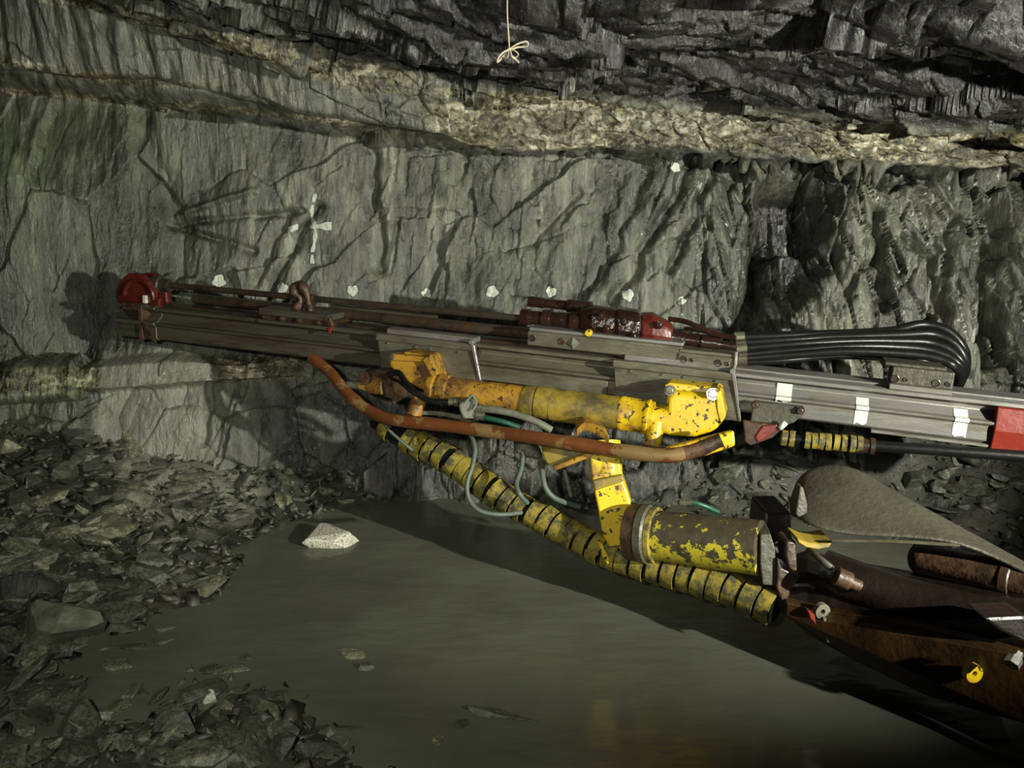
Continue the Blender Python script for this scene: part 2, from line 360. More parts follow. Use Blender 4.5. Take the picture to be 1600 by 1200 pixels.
def spline(pts, n=8):
    """Catmull-Rom through points"""
    pts = [Vector(p) for p in pts]; out = []
    q = [pts[0] * 2 - pts[1]] + pts + [pts[-1] * 2 - pts[-2]]
    for i in range(1, len(q) - 2):
        for k in range(n):
            t = k / n; a, b_, c_, d_ = q[i - 1], q[i], q[i + 1], q[i + 2]
            out.append(0.5 * ((2 * b_) + (c_ - a) * t + (2 * a - 5 * b_ + 4 * c_ - d_) * t * t + (3 * b_ - a - 3 * c_ + d_) * t ** 3))
    out.append(pts[-1]); return out

def grid_mesh(name, V, m, attr=None, kind=None, smooth_faces=True):
    """V: rows x cols x 3"""
    nr, nc = V.shape[:2]
    idx = np.arange(nr * nc).reshape(nr, nc)
    q = np.stack([idx[:-1, :-1], idx[:-1, 1:], idx[1:, 1:], idx[1:, :-1]], -1).reshape(-1, 4)
    me = bpy.data.meshes.new(name)
    me.vertices.add(nr * nc); me.vertices.foreach_set('co', V.reshape(-1).astype(np.float32))
    me.loops.add(q.size); me.loops.foreach_set('vertex_index', q.reshape(-1).astype(np.int32))
    me.polygons.add(len(q)); me.polygons.foreach_set('loop_start', np.arange(0, q.size, 4, dtype=np.int32))
    me.polygons.foreach_set('use_smooth', np.full(len(q), smooth_faces))
    me.update(calc_edges=True); me.validate()
    if attr is not None:
        ca = me.color_attributes.new('mask', 'FLOAT_COLOR', 'POINT')
        ca.data.foreach_set('color', attr.reshape(-1).astype(np.float32))
    me.materials.append(M[m])
    o = bpy.data.objects.new(name, me); COL.objects.link(o)
    if kind: o['kind'] = kind
    return o

# ------------------------------------------------------------------ rock wall and back (roof) of the drift
cx_k = [-700, 0, 230, 500, 780, 1100, 1350, 1600, 2300]
def K(vals, px): return np.interp(px, cx_k, vals)
LIP = [40, 118, 140, 200, 234, 232, 250, 266, 300]
CRE = [70, 142, 166, 212, 244, 246, 262, 278, 316]
UU = [-170, -38, 30, 92, 150, 172, 200, 214, 250]
NCOL = 940
pxs = np.interp(np.linspace(0, 1, NCOL), [0, 0.06, 0.94, 1.0], [-700, -40, 1640, 2300])
Dw = np.interp(pxs, [-700, 0, 600, 1100, 1600, 2300], [5.5, 4.88, 4.86, 4.8, 4.55, 4.25])
lb = np.interp(pxs, [-700, 0, 200, 330, 450, 650, 2300], [670, 622, 606, 600, 592, 600, 600])
lt = np.interp(pxs, [-700, 0, 200, 330, 450, 650, 2300], [610, 580, 568, 562, 556, 570, 570])
prot = np.interp(pxs, [-700, 0, 420, 620, 2300], [0.16, 0.14, 0.12, 0.02, 0.0])
lipd = np.interp(pxs, [-700, 0, 480, 700, 790, 1100, 1600, 2300], [0.20, 0.20, 0.30, 0.40, 0.22, 0.24, 0.26, 0.3])
rows = []
b1 = Pn(pxs, np.full(NCOL, 740.0), Dw - 0.02); b0 = b1.copy(); b0[:, 2] = -0.6
rows.append((b0, 40)); rows.append((b1, 70))
rows.append((Pn(pxs, lb + 4, Dw + 0.0), 8))
rows.append((Pn(pxs, lb, Dw - prot), 26))
rows.append((Pn(pxs, lt, Dw - prot * 0.8), 16))
rows.append((Pn(pxs, lt - 14, Dw + 0.02), 70))
rows.append((Pn(pxs, np.full(NCOL, 400.0), Dw + 0.07), 110))
rows.append((Pn(pxs, K(CRE, pxs), Dw + 0.10), 26))
rows.append((Pn(pxs, K(LIP, pxs), Dw - lipd), 60))
rows.append((Pn(pxs, K(UU, pxs), Dw - lipd - 0.16), 60))
rows.append((Pn(pxs, K(UU, pxs) - 55, Dw - 0.95), 70))
rows.append((Pn(pxs, K(UU, pxs) - 150, Dw - 1.65), 40))
r9 = rows[-1][0]; r10 = r9.copy(); r10[:, 1] = 1.2; r10[:, 2] = np.clip(r9[:, 2] + 0.05, 2.45, 3.0)
r11 = r10.copy(); r11[:, 1] = -1.6
rows.append((r10, 24)); rows.append((r11, 0))
V = []; rowt = []
for i in range(len(rows) - 1):
    A, n_ = rows[i]; B = rows[i + 1][0]
    for k in range(n_):
        t = k / n_; V.append(A * (1 - t) + B * t); rowt.append(i + t)
V.append(rows[-1][0]); rowt.append(float(len(rows) - 1))
V = np.array(V); rowt = np.array(rowt)
# light smoothing of the base in both directions
for _ in range(3):
    V[1:-1] = (V[:-2] + 2 * V[1:-1] + V[2:]) / 4
    V[:, 1:-1] = (V[:, :-2] + 2 * V[:, 1:-1] + V[:, 2:]) / 4
def project_grid(V):
    y = V[..., 1]; z = V[..., 2] - CAMH
    d = np.maximum(y * CP - z * SP, 0.05)
    return 800 + F * V[..., 0] / d, 600 - F * (y * SP + z * CP) / d
def normals(V):
    du = np.gradient(V, axis=1); dv = np.gradient(V, axis=0)
    nrm = np.cross(dv, du)
    nrm /= np.linalg.norm(nrm, axis=-1, keepdims=True) + 1e-9
    return nrm
NRM = normals(V)
flip = (NRM[len(V) // 2, NCOL // 2, 1] > 0)
if flip: NRM = -NRM
GX, GY = project_grid(V)
ww = NRM.copy()
for _ in range(12):
    ww[1:-1] = (ww[:-2] + 2 * ww[1:-1] + ww[2:]) / 4
NS = ww / (np.linalg.norm(ww, axis=-1, keepdims=True) + 1e-9)
seg = np.linalg.norm(np.diff(V, axis=0), axis=-1).mean(axis=1)
s_arc = np.concatenate([[0], np.cumsum(seg)])
SX = V[..., 0]; SS = np.broadcast_to(s_arc[:, None], SX.shape)
RT = np.broadcast_to(rowt[:, None], SX.shape)
roofm = smooth(9.2, 10.2, RT)                       # roof zone
bandz = smooth(7.9, 8.15, RT) * (1 - smooth(9.0, 9.25, RT))
right = smooth(1020, 1180, GX)
mid = smooth(560, 640, GX) * (1 - right)
wallm = 1 - smooth(7.6, 8.0, RT)
disp = 0.10 * fbm(SX * 0.9, SS * 0.9, 3, 4)
disp += wallm * (1 - right) * facets(SX, SS, 0.50, 0.60, 21, 0.05, 0.16, 0.006, 0.02, -0.25)
disp += wallm * (1 - right) * facets(SX, SS, 0.14, 0.40, 22, 0.018, 0.055, 0.002, 0.04, -0.18) * (0.45 + mid)
disp += wallm * (1 - right) * facets(SX, SS, 0.05, 0.22, 27, 0.006, 0.020, 0.0, 0.04, -0.10) * (0.5 + mid)
disp += wallm * right * facets(SX, SS, 0.26, 0.95, 23, 0.16, 0.36, 0.09, 0.035, 0.14)
disp += wallm * right * facets(SX, SS, 0.085, 0.40, 24, 0.06, 0.16, 0.035, 0.06, 0.12)
disp += wallm * (0.25 + right) * facets(SX, SS, 0.03, 0.15, 25, 0.012, 0.034, 0.003, 0.06, 0.1)
disp += wallm * 0.013 * fbm(SX * 18, SS * 2.0, 26, 4) * (0.5 + 0.9 * mid + 0.4 * right)
bl_ = smooth(430, 700, GX)
disp += bandz * bl_ * (facets(SX, SS, 0.12, 0.10, 31, 0.025, 0.04, 0.012, 0.1) + 0.035 * fbm(SX * 9, SS * 9, 32, 4))
disp += bandz * (1 - bl_) * (facets(SX, SS, 0.40, 0.30, 33, 0.03, 0.08, 0.0, 0.04, 0.3) + 0.03 * fbm(SX * 14, SS * 4, 34, 4))
strat = smooth(8.9, 9.3, RT)
disp += strat * (facets(SX, SS, 1.1, 0.34, 41, 0.16, 0.34, 0.01, 0.03, 0.9) + facets(SX, SS, 0.42, 0.13, 42, 0.05, 0.13, 0.004, 0.05, 0.7) + facets(SX, SS, 0.12, 0.07, 44, 0.015, 0.045, 0.0, 0.05, 0.4) + 0.03 * fbm(SX * 3, SS * 12, 43, 4))
# lower apron: layered, broken
low = 1 - smooth(1.4, 3.0, RT)
disp += low * (facets(SX, SS, 0.22, 0.3, 51, 0.08, 0.10, 0.02, 0.06) )
# named features: a deep recess behind the machine, long joints, a shelf step beneath the roof slab
def gband(x, c, wdt): return np.exp(-((x - c) / wdt) ** 2)
jig = 22 * fbm(SX * 4, SS * 4, 62, 4)
rec_l = 1178 + (GY - 400) * -0.12 + jig
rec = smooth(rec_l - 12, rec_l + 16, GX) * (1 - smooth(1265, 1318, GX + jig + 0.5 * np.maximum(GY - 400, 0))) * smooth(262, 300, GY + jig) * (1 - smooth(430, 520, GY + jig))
disp -= wallm * 0.34 * rec
disp -= wallm * 0.28 * gband(GX, 1178 - (GY - 400) * 0.14 + jig, 15) * smooth(300, 400, GY) * (1 - smooth(540, 600, GY))
disp += wallm * 0.10 * gband(GX + jig, 1335, 34) * smooth(262, 300, GY)
for (x0, y0, x1, y1, wd, dp) in [(495, 325, 415, 460, 7, 0.11), (450, 330, 395, 440, 8, 0.05), (220, 170, 262, 330, 16, 0.04), (580, 235, 595, 420, 9, 0.06),
                                 (1085, 250, 960, 470, 10, 0.09), (1010, 270, 930, 450, 9, 0.05), (1120, 250, 1050, 420, 8, 0.09), (905, 300, 830, 380, 6, 0.04),
                                 (1460, 400, 1480, 520, 12, 0.2), (1370, 330, 1380, 480, 8, 0.16), (1560, 330, 1545, 560, 16, 0.22), (1408, 372, 1470, 420, 7, 0.13), (1500, 330, 1480, 420, 7, 0.12),
                                 (330, 575, 318, 690, 6, 0.08), (262, 330, 400, 300, 5, -0.03), (255, 345, 470, 330, 5, 0.04), (265, 350, 395, 390, 5, 0.04)]:
    tx, ty = x1 - x0, y1 - y0; L2 = tx * tx + ty * ty
    t = np.clip(((GX - x0) * tx + (GY - y0) * ty) / L2, 0, 1)
    wob = 5 * np.sin(GY * 0.06 + x0) + 4 * np.sin(GX * 0.05 + GY * 0.13)
    dist = np.hypot(GX - (x0 + t * tx) + wob * 0.5, GY - (y0 + t * ty))
    disp -= wallm * dp * np.exp(-(dist / wd) ** 2)
# the overhanging slab at the lip (ragged edge), dark gap along the left lip
disp += gband(RT, 8.0, 0.10) * 0.05 * fbm(SX * 6, SS * 0 + 3.3, 61, 3)
gapm = smooth(-50, 60, GX) * (1 - smooth(620, 760, GX)) * gband(GY, np.interp(GX, [0, 130, 240, 450, 620, 760], [118, 136, 135, 184, 212, 232]) , 9)
disp -= 0.20 * gapm * (1 - smooth(9, 9.3, RT))
silt = smooth(140, 170, GX + 18 * fbm(SX * 2, SS * 2, 71, 3)) * (1 - smooth(285, 345, GX + 40 * fbm(SX * 2, SS * 2, 72, 3) - np.maximum(GY - 560, 0) * 0.25)) * smooth(528, 575, GY)
disp *= (1 - 0.45 * silt)
V = V + NS * disp[..., None]
GX, GY = project_grid(V)
wob = 14 * fbm(SX * 3, SS * 3, 81, 4)
UY = np.interp(GX, cx_k, UU) + wob; LY = np.interp(GX, cx_k, LIP) + wob * 0.4
fullband = smooth(560, 760, GX)
band = smooth(UY - 6, UY + 6, GY) * (1 - smooth(LY - 6, LY + 10, GY)) * fullband
th = 22 + 26 * smooth(300, 560, GX)
band = np.maximum(band, (1 - fullband) * smooth(UY - 8, UY, GY) * (1 - smooth(UY + th * .6, UY + th, GY)) * 1.0)
lf = smooth(-60, 40, GX) * (1 - smooth(560, 760, GX))
band = np.maximum(band, lf * gband(GY, np.interp(GX, [0, 220, 500, 700], [142, 160, 186, 220]) + wob * .3, 8) * 1.0)
band = np.maximum(band, (1 - smooth(150, 520, GX)) * gband(GY, np.interp(GX, [0, 130, 240], [94, 118, 132]) + wob * .3, 9) * 1.0)
lby = np.interp(GX, pxs, lb); lty = np.interp(GX, pxs, lt)
band = np.maximum(band, (1 - smooth(420, 600, GX)) * smooth(lty - 6, lty + 3, GY) * (1 - smooth(lby - 4, lby + 6, GY)) * 0.9)
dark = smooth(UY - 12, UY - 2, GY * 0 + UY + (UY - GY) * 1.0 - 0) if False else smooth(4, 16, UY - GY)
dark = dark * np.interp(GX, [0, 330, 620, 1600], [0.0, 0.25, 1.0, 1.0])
dark = np.maximum(dark, 0.75 * smooth(590, 640, GY + wob) * (0.5 * smooth(290, 380, GX + 2 * wob) + 0.5 * smooth(420, 520, GX + 2 * wob)) * (1 - smooth(1240, 1330, GX)))  # wall foot: dark broken rock together with painted shade under the beam
dark = np.maximum(dark, 0.9 * rec)  # shade of the recess painted in as darker rock colour
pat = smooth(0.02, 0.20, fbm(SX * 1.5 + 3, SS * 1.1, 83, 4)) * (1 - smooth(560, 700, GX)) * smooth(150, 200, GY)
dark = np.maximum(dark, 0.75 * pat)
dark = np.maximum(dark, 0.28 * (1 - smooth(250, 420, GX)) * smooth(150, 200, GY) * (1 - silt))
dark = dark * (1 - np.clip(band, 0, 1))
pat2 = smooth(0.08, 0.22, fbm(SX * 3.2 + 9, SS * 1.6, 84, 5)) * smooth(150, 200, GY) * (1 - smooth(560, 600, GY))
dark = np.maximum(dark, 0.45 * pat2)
algae = (1 - smooth(150, 420, GX)) * smooth(140, 180, GY) * 1.0
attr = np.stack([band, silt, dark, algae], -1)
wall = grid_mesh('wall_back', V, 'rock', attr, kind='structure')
NW = normals(V); NW = -NW if NW[len(V) // 2, NCOL // 2, 1] > 0 else NW

# painted survey marks on the rock: thin raised flakes that follow the surface
def paint_patch(name, inside, parent, box):
    sel = (GX > box[0] - 8) & (GX < box[2] + 8) & (GY > box[1] - 8) & (GY < box[3] + 8) & (RT < 8.6)
    ii, jj = np.nonzero(sel)
    if len(ii) == 0: return
    i0, i1, j0, j1 = ii.min(), ii.max(), jj.min(), jj.max()
    K_ = 4
    fi = np.linspace(i0, i1, (i1 - i0) * K_ + 1); fj = np.linspace(j0, j1, (j1 - j0) * K_ + 1)
    a_ = np.minimum(fi.astype(int), i1 - 1)[:, None]; c_ = np.minimum(fj.astype(int), j1 - 1)[None, :]
    u_ = (fi[:, None] - a_)[..., None]; v_ = (fj[None, :] - c_)[..., None]
    def up(G):
        return (G[a_, c_] * (1 - v_) + G[a_, c_ + 1] * v_) * (1 - u_) + (G[a_ + 1, c_] * (1 - v_) + G[a_ + 1, c_ + 1] * v_) * u_
    W = up(V) + up(NW) * 0.004
    gx, gy = project_grid(W)
    m = inside(gx, gy)
    f = m[:-1, :-1] & m[1:, :-1] & m[:-1, 1:] & m[1:, 1:]
    mb = MB(); ids = {}; vs = []
    def vid(i, j):
        if (i, j) not in ids:
            ids[(i, j)] = len(vs); vs.append(tuple(W[i, j]))
        return ids[(i, j)]
    fs = [(vid(i, j), vid(i, j + 1), vid(i + 1, j + 1), vid(i + 1, j)) for i, j in zip(*np.nonzero(f))]
    if not fs: return
    mb.add(vs, fs, True)
    o = mb.build(name, 'chalk', parent)
    md = o.modifiers.new('thick', 'SOLIDIFY'); md.thickness = 0.003
    return o
def blob(cx, cy, r, seed):
    def f(gx, gy):
        an = np.arctan2(gy - cy, gx - cx)
        rad = r * (1 + 0.10 * np.sin(3 * an + seed) + 0.09 * np.sin(5 * an + 2 * seed))
        return np.hypot(gx - cx, (gy - cy)) < rad
    return f
for k, (x, y, r_) in enumerate([(342, 439, 11), (441, 450, 9), (551, 454, 9), (666, 458, 8), (769, 456, 10), (861, 456, 9), (981, 461, 10), (1055, 262, 8), (1065, 470, 7), (262, 4, 6)]):
    o = paint_patch('paint_dot', blob(x, y, r_ * .92, k * 1.7), wall, (x - 14, y - 14, x + 14, y + 14))
def cross(gx, gy):
    wv = 2.5 * np.sin(gy * 0.09)
    v = (np.abs(gx - (490 + wv)) < 2.9 + 0.7 * np.sin(gy * .31)) & (gy > 303) & (gy < 412) & ~((gy > 316) & (gy < 320)) & ~((gy > 394) & (gy < 398))
    hz = (gx > 484) & (gx < 518) & (np.abs(gy - (354 - (gx - 490) * .03)) < np.interp(gx, [484, 500, 508, 518], [2.6, 3.5, 6.5, 6.5]))
    h2 = (gx > 450) & (gx < 466) & (np.abs(gy - (360 - (gx - 450) * .4)) < 5)
    return v | hz | h2
o = paint_patch('paint_cross', cross, wall, (450, 300, 520, 415))
if o: o['label'] = 'hand-painted white cross mark'

# ------------------------------------------------------------------ floor terrain
shore_px = [(2600, 960), (1700, 905), (1450, 850), (1250, 812), (1100, 800), (900, 790), (760, 772), (620, 768), (565, 788), (480, 802), (430, 822), (365, 858), (345, 900), (330, 935),
            (240, 952), (205, 975), (175, 1000), (110, 1030), (95, 1062), (180, 1078), (300, 1075), (400, 1085), (440, 1140), (520, 1175), (600, 1230)]
def onwater(px, py):
    k = SP + CP * (py - 600.0) / F
    return P(px, py, CAMH / k)
poly = [onwater(*q).xy for q in shore_px]
poly += [Vector((-0.3, 0.9)), Vector((-0.2, -2.0)), Vector((8, -2.0)), Vector((8, 4.0))]
poly = np.array([tuple(p) for p in poly])
def sdf_poly(x, y):
    d = np.full(x.shape, 1e9); inside = np.zeros(x.shape, bool)
    n_ = len(poly)
    for i in range(n_):
        ax, ay = poly[i]; bx, by = poly[(i + 1) % n_]
        ex, ey = bx - ax, by - ay
        t = np.clip(((x - ax) * ex + (y - ay) * ey) / (ex * ex + ey * ey), 0, 1)
        d = np.minimum(d, np.hypot(x - ax - t * ex, y - ay - t * ey))
        c_ = ((ay > y) != (by > y)) & (x < (bx - ax) * (y - ay) / (by - ay + 1e-12) + ax)
        inside ^= c_
    return np.where(inside, -d, d)
def terrain(x, y):
    x = np.asarray(x, float); y = np.asarray(y, float)
    s = sdf_poly(x, y)
    h = np.where(s > 0, 0.30 * s / (1 + 0.25 * s), 0.28 * s)
    h = np.maximum(h, -0.25)
    near = np.where((x < -0.5) & (y < 3.3), 0.38, 1.0)       # the foreground spoil stays low
    h = np.where(h > 0, h * near, h)
    h = h + 0.10 * smooth(4.3, 4.9, y) * smooth(0, 0.3, s)
    h = h + 0.34 * smooth(3.95, 4.55, y + 0.25 * fbm(x * 2, y * 2, 97, 3)) * smooth(0.9, 1.5, x) * smooth(0, 0.3, s)
    rgh = 0.05 * fbm(x * 2.2, y * 2.2, 91, 4) + facets(x, y, 0.22, 0.16, 92, 0.035, 0.05, 0.01, 0.08) + facets(x, y, 0.07, 0.06, 93, 0.014, 0.02, 0.004, 0.1)
    return h + rgh * smooth(-0.25, 0.1, s)
tx = np.linspace(-6.5, 6.5, 620); ty = np.linspace(-1.5, 5.9, 420)
TX, TY = np.meshgrid(tx, ty)
TZ = terrain(TX, TY)
TV = np.stack([TX, TY, TZ], -1)
tpx, tpy = project_grid(TV)
fs_ = smooth(140, 220, tpx + 60 * fbm(TX * 2, TY * 2, 95, 3)) * (1 - smooth(350, 470, tpx + 60 * fbm(TX * 2, TY * 2, 96, 3))) * (TY > 3.6) * (1 - smooth(790, 850, tpy))
fa = np.stack([TX * 0, fs_, TX * 0, TX * 0], -1)
fl = grid_mesh('floor', TV, 'floor', fa, kind='structure')

wmb = MB(); nx = 24
xs = np.linspace(-5.8, 6.4, nx); ys = np.linspace(-1.4, 5.7, nx)
wmb.add([(x, y, 0) for y in ys for x in xs], [(j * nx + i, j * nx + i + 1, (j + 1) * nx + i + 1, (j + 1) * nx + i) for j in range(nx - 1) for i in range(nx - 1)], True)
wo = wmb.build('flood_water', 'water')
props(wo, 'murky grey-green water flooding the floor of the drift', 'water', None, 'stuff')

# ------------------------------------------------------------------ stones
def stone_mesh(name, seed, flat, n_=16, m='stone', elong=1.0):
    r_ = random.Random(seed); bm = bmesh.new()
    for _ in range(n_):
        v = Vector((r_.gauss(0, 1), r_.gauss(0, 1), r_.gauss(0, 1))).normalized()
        v = Vector((v.x * elong, v.y, v.z)); k = 0.75 + 0.4 * r_.random()
        z = max(-1, min(1, v.z * 1.7))
        bm.verts.new((v.x * k, v.y * k, z * flat))
    res = bmesh.ops.convex_hull(bm, input=bm.verts)
    bmesh.ops.delete(bm, geom=list({g for g in res['geom_interior'] + res['geom_unused'] if isinstance(g, bmesh.types.BMVert)}), context='VERTS')
    bmesh.ops.bevel(bm, geom=bm.edges[:], offset=0.035, segments=1, affect='EDGES', clamp_overlap=True)
    bmesh.ops.recalc_face_normals(bm, faces=bm.faces)
    me = bpy.data.meshes.new(name); bm.to_mesh(me); bm.free()
    me.materials.append(M[m]); return me
shapes = [stone_mesh('slate_fragment', 100 + i, [0.18, 0.28, 0.4, 0.22, 0.5][i % 5], 14 + i % 6, elong=[1.0, 1.5, 1.9][i % 3]) for i in range(18)]
def ground_hit(px, py):
    """where the sight line of a picture point meets the terrain (or the water surface)"""
    ds = np.linspace(1.6, 6.0, 220); pts = Pn(np.full(220, float(px)), np.full(220, float(py)), ds)
    g = np.maximum(terrain(pts[:, 0], pts[:, 1]), 0.0)
    k = np.nonzero(pts[:, 2] < g)[0]
    if len(k) == 0: return None
    i = k[0]; return Vector((pts[i, 0], pts[i, 1], g[i])), ds[i]
def put_stone(loc, size, group, label, name='slate_fragment', tilt=0.5, me=None, sink=0.1, rot=None, scl=(1, 1, 1)):
    o = bpy.data.objects.new(name, me or random.choice(shapes)); COL.objects.link(o)
    o.location = (loc.x, loc.y, loc.z + size * sink)
    o.rotation_euler = rot or (random.gauss(0, tilt * .6), random.gauss(0, tilt * .6), random.uniform(0, 6.28))
    o.scale = (size * scl[0], size * scl[1], size * scl[2])
    return props(o, label, 'stone', group)
zones = [
    # polygon in the picture, count, size range px, group, label
    ([(0, 690), (150, 680), (320, 700), (440, 760), (420, 820), (340, 870), (330, 930), (150, 920), (0, 880)], 105, (10, 30), 'slate rubble on the bank below the silt-streaked wall', 'broken slate fragment lying on the muddy bank below the silt-streaked wall'),
    ([(0, 880), (150, 915), (330, 930), (230, 950), (170, 1000), (110, 1030), (90, 1060), (0, 1050)], 30, (12, 32), 'slate pieces around the big pale slab', 'dark slate piece lying around the big pale slab at the water edge'),
    ([(0, 1060), (110, 1080), (300, 1085), (390, 1090), (430, 1150), (520, 1180), (560, 1230), (0, 1230)], 75, (12, 36), 'wet slate chunks in the nearest corner of the spoil', 'wet angular slate chunk in the spoil nearest the viewer'),
    ([(440, 700), (640, 690), (660, 755), (600, 780), (480, 795), (430, 800)], 40, (8, 20), 'dark broken rock under the far end of the feed beam', 'small dark rock under the rusty guard pipe by the water edge'),
    ([(1080, 700), (1240, 690), (1250, 800), (1100, 795)], 22, (10, 26), 'black rock chunks between the yellow boom and the grey guard plate', 'black glossy rock chunk between the yellow boom head and the grey guard plate'),
    ([(1400, 730), (1640, 720), (1640, 870), (1560, 850), (1440, 790)], 26, (10, 26), 'black rock chunks behind the grey guard plate', 'black glossy rock chunk in the heap behind the grey guard plate'),
]
def inpoly(x, y, pg):
    c_ = False; j = len(pg) - 1
    for i in range(len(pg)):
        if (pg[i][1] > y) != (pg[j][1] > y) and x < (pg[j][0] - pg[i][0]) * (y - pg[i][1]) / (pg[j][1] - pg[i][1]) + pg[i][0]: c_ = not c_
        j = i
    return c_
def sample_zone(pg):
    xs_ = [p[0] for p in pg]; ys_ = [p[1] for p in pg]
    while True:
        x = random.uniform(min(xs_), max(xs_)); y = random.uniform(min(ys_), max(ys_))
        if inpoly(x, y, pg): return x, y
nst = 0
for pg, cnt, (s0, s1), grp, lab in zones:
    for _ in range(cnt):
        x, y = sample_zone(pg); h_ = ground_hit(x, y)
        if h_ is None or h_[0].y > 4.75: continue
        sz = (s0 + (s1 - s0) * random.random() ** 2.2) * h_[1] / F
        put_stone(h_[0], sz, grp, lab); nst += 1
# distinct stones
def one_stone(px, py, spx, label, flat, m='stone', elong=1.3, rz=0.0, tilt=(0, 0), sink=0.1, seed=1, scl=(1, 1, 1), name='slate_slab'):
    h_ = ground_hit(px, py)
    me = stone_mesh(name, seed, flat, 18, m, elong)
    return put_stone(h_[0], spx * h_[1] / F, None, label, name, me=me, rot=(tilt[0], tilt[1], rz), sink=sink, scl=scl)
def at_height(px, py, z):
    return P(px, py, (CAMH - z) / (SP + CP * (py - 600.0) / F))
bmx = bmesh.new()
for px_, py_, z_ in [(46, 944, .17), (58, 938, .19), (100, 946, .20), (156, 956, .17), (163, 972, .14), (132, 984, .15), (84, 990, .16), (56, 984, .15), (38, 1012, .02), (70, 1014, .0), (120, 1002, .0), (163, 990, .0), (166, 975, .02), (40, 950, .05), (150, 950, -.02)]:
    bmx.verts.new(at_height(px_, py_, z_))
rs = bmesh.ops.convex_hull(bmx, input=bmx.verts)
bmesh.ops.delete(bmx, geom=list({g for g in rs['geom_interior'] + rs['geom_unused'] if isinstance(g, bmesh.types.BMVert)}), context='VERTS')
bmesh.ops.subdivide_edges(bmx, edges=bmx.edges[:], cuts=2, use_grid_fill=True, fractal=0.25, seed=4)
bmesh.ops.recalc_face_normals(bmx, faces=bmx.faces)
sme = bpy.data.meshes.new('slate_slab'); bmx.to_mesh(sme); bmx.free(); sme.materials.append(M['pale_slate'])
props_slab = bpy.data.objects.new('slate_slab', sme); COL.objects.link(props_slab)
props_slab['label'] = 'big pale flat slate slab at the water edge with a lit front edge'; props_slab['category'] = 'stone'
one_stone(178, 968, 34, 'flat slate offcut leaning against the big pale slab', 0.16, elong=1.6, rz=0.3, tilt=(0.15, 0.1), sink=0.2, seed=9)
one_stone(514, 848, 36, 'white quartz-coated rock standing alone in the murky water', 0.42, m='quartz', elong=1.25, rz=-0.15, tilt=(0.2, 0.1), sink=0.12, seed=12, name='quartz_rock')
one_stone(125, 1145, 36, 'blocky upright slate boulder in the nearest spoil', 0.7, elong=1.0, rz=0.5, tilt=(0.4, 0.2), sink=0.35, seed=15, name='slate_boulder')
one_stone(320, 925, 30, 'dark slab with a pale rim at the tip of the rubble bank', 0.2, elong=1.4, rz=0.3, tilt=(0.3, -0.2), sink=0.2, seed=17)
one_stone(778, 1120, 42, 'long thin slate sliver awash in the open water', 0.14, elong=2.2, rz=-0.35, tilt=(0.05, 0.05), sink=0.02, seed=21, scl=(1, .3, 1), name='slate_sliver')
one_stone(567, 1045, 13, 'small glinting stone breaking the water beside a dark shallow', 0.4, elong=1.5, rz=0.1, sink=0.05, seed=22)
one_stone(548, 1022, 20, 'dark low stone awash just behind the small glinting one', 0.2, elong=1.5, rz=-0.3, sink=-0.04, seed=23)
one_stone(520, 1143, 22, 'thin dark slate strip lying flat in the water near the spoil', 0.1, elong=2.3, rz=0.05, sink=0.04, seed=24, scl=(1, .35, 1), name='slate_sliver')
one_stone(440, 1090, 16, 'narrow upright slate splinter sticking out of the water', 0.3, elong=2.0, rz=0.9, tilt=(0.2, 0.4), sink=0.1, seed=25, name='slate_splinter')
one_stone(682, 1160, 14, 'pointed stone poking out near the long thin sliver', 0.5, elong=1.6, rz=1.1, tilt=(0.2, 0.4), sink=0.1, seed=26)
one_stone(722, 1135, 12, 'small stone beside the end of the long thin sliver', 0.5, elong=1.3, rz=1.2, tilt=(0.1, 0.3), sink=0.05, seed=27)
one_stone(655, 783, 15, 'pale thin flake floating level with the far bank under the hoses', 0.12, elong=2.2, rz=0.2, sink=0.1, seed=28, scl=(1, .4, 1), name='slate_flake')
one_stone(597, 762, 28, 'pale edged flat flake at the far waterline', 0.1, elong=2.3, rz=0.05, sink=0.15, seed=29, scl=(1, .4, 1), name='slate_flake')
one_stone(325, 1095, 17, 'small greenish quartz lump on the nearest spoil tip', 0.6, m='quartz', elong=1.1, rz=0.3, sink=0.4, seed=30, name='quartz_lump')
one_stone(365, 1165, 22, 'tan rounded stone near the foot of the spoil', 0.5, elong=1.2, rz=0.5, sink=0.3, seed=31)
one_stone(310, 1188, 40, 'broad tan slab half out of the water at the foot of the spoil', 0.25, elong=1.4, rz=0.1, sink=0.2, seed=32)
one_stone(55, 1100, 26, 'rounded grey rock at the back of the nearest spoil', 0.6, elong=1.1, rz=0.2, sink=0.3, seed=33, name='slate_boulder')
for (x, y, s_, rz_) in [(212, 1014, 13, 0.1), (255, 1004, 11, 0.5), (295, 1052, 13, 0.3), (330, 1052, 14, 0.5), (365, 1048, 16, 0.4), (385, 1032, 12, 0.4), (180, 1043, 18, -0.05), (120, 1012, 10, 0.5), (405, 1155, 10, 0.4), (395, 1105, 7, 0.1), (255, 985, 12, 0.2)]:
    h_ = ground_hit(x, y)
    put_stone(h_[0], s_ * h_[1] / F, 'thin slate flakes awash in the shallow inlet', 'thin slate flake awash in the shallow inlet between the two rubble banks', name='slate_flake', me=shapes[(int(x) % 3) * 5 + 1 if (int(x) % 3) * 5 + 1 < 18 else 1], rot=(0.1, 0.1, rz_), sink=0.12)

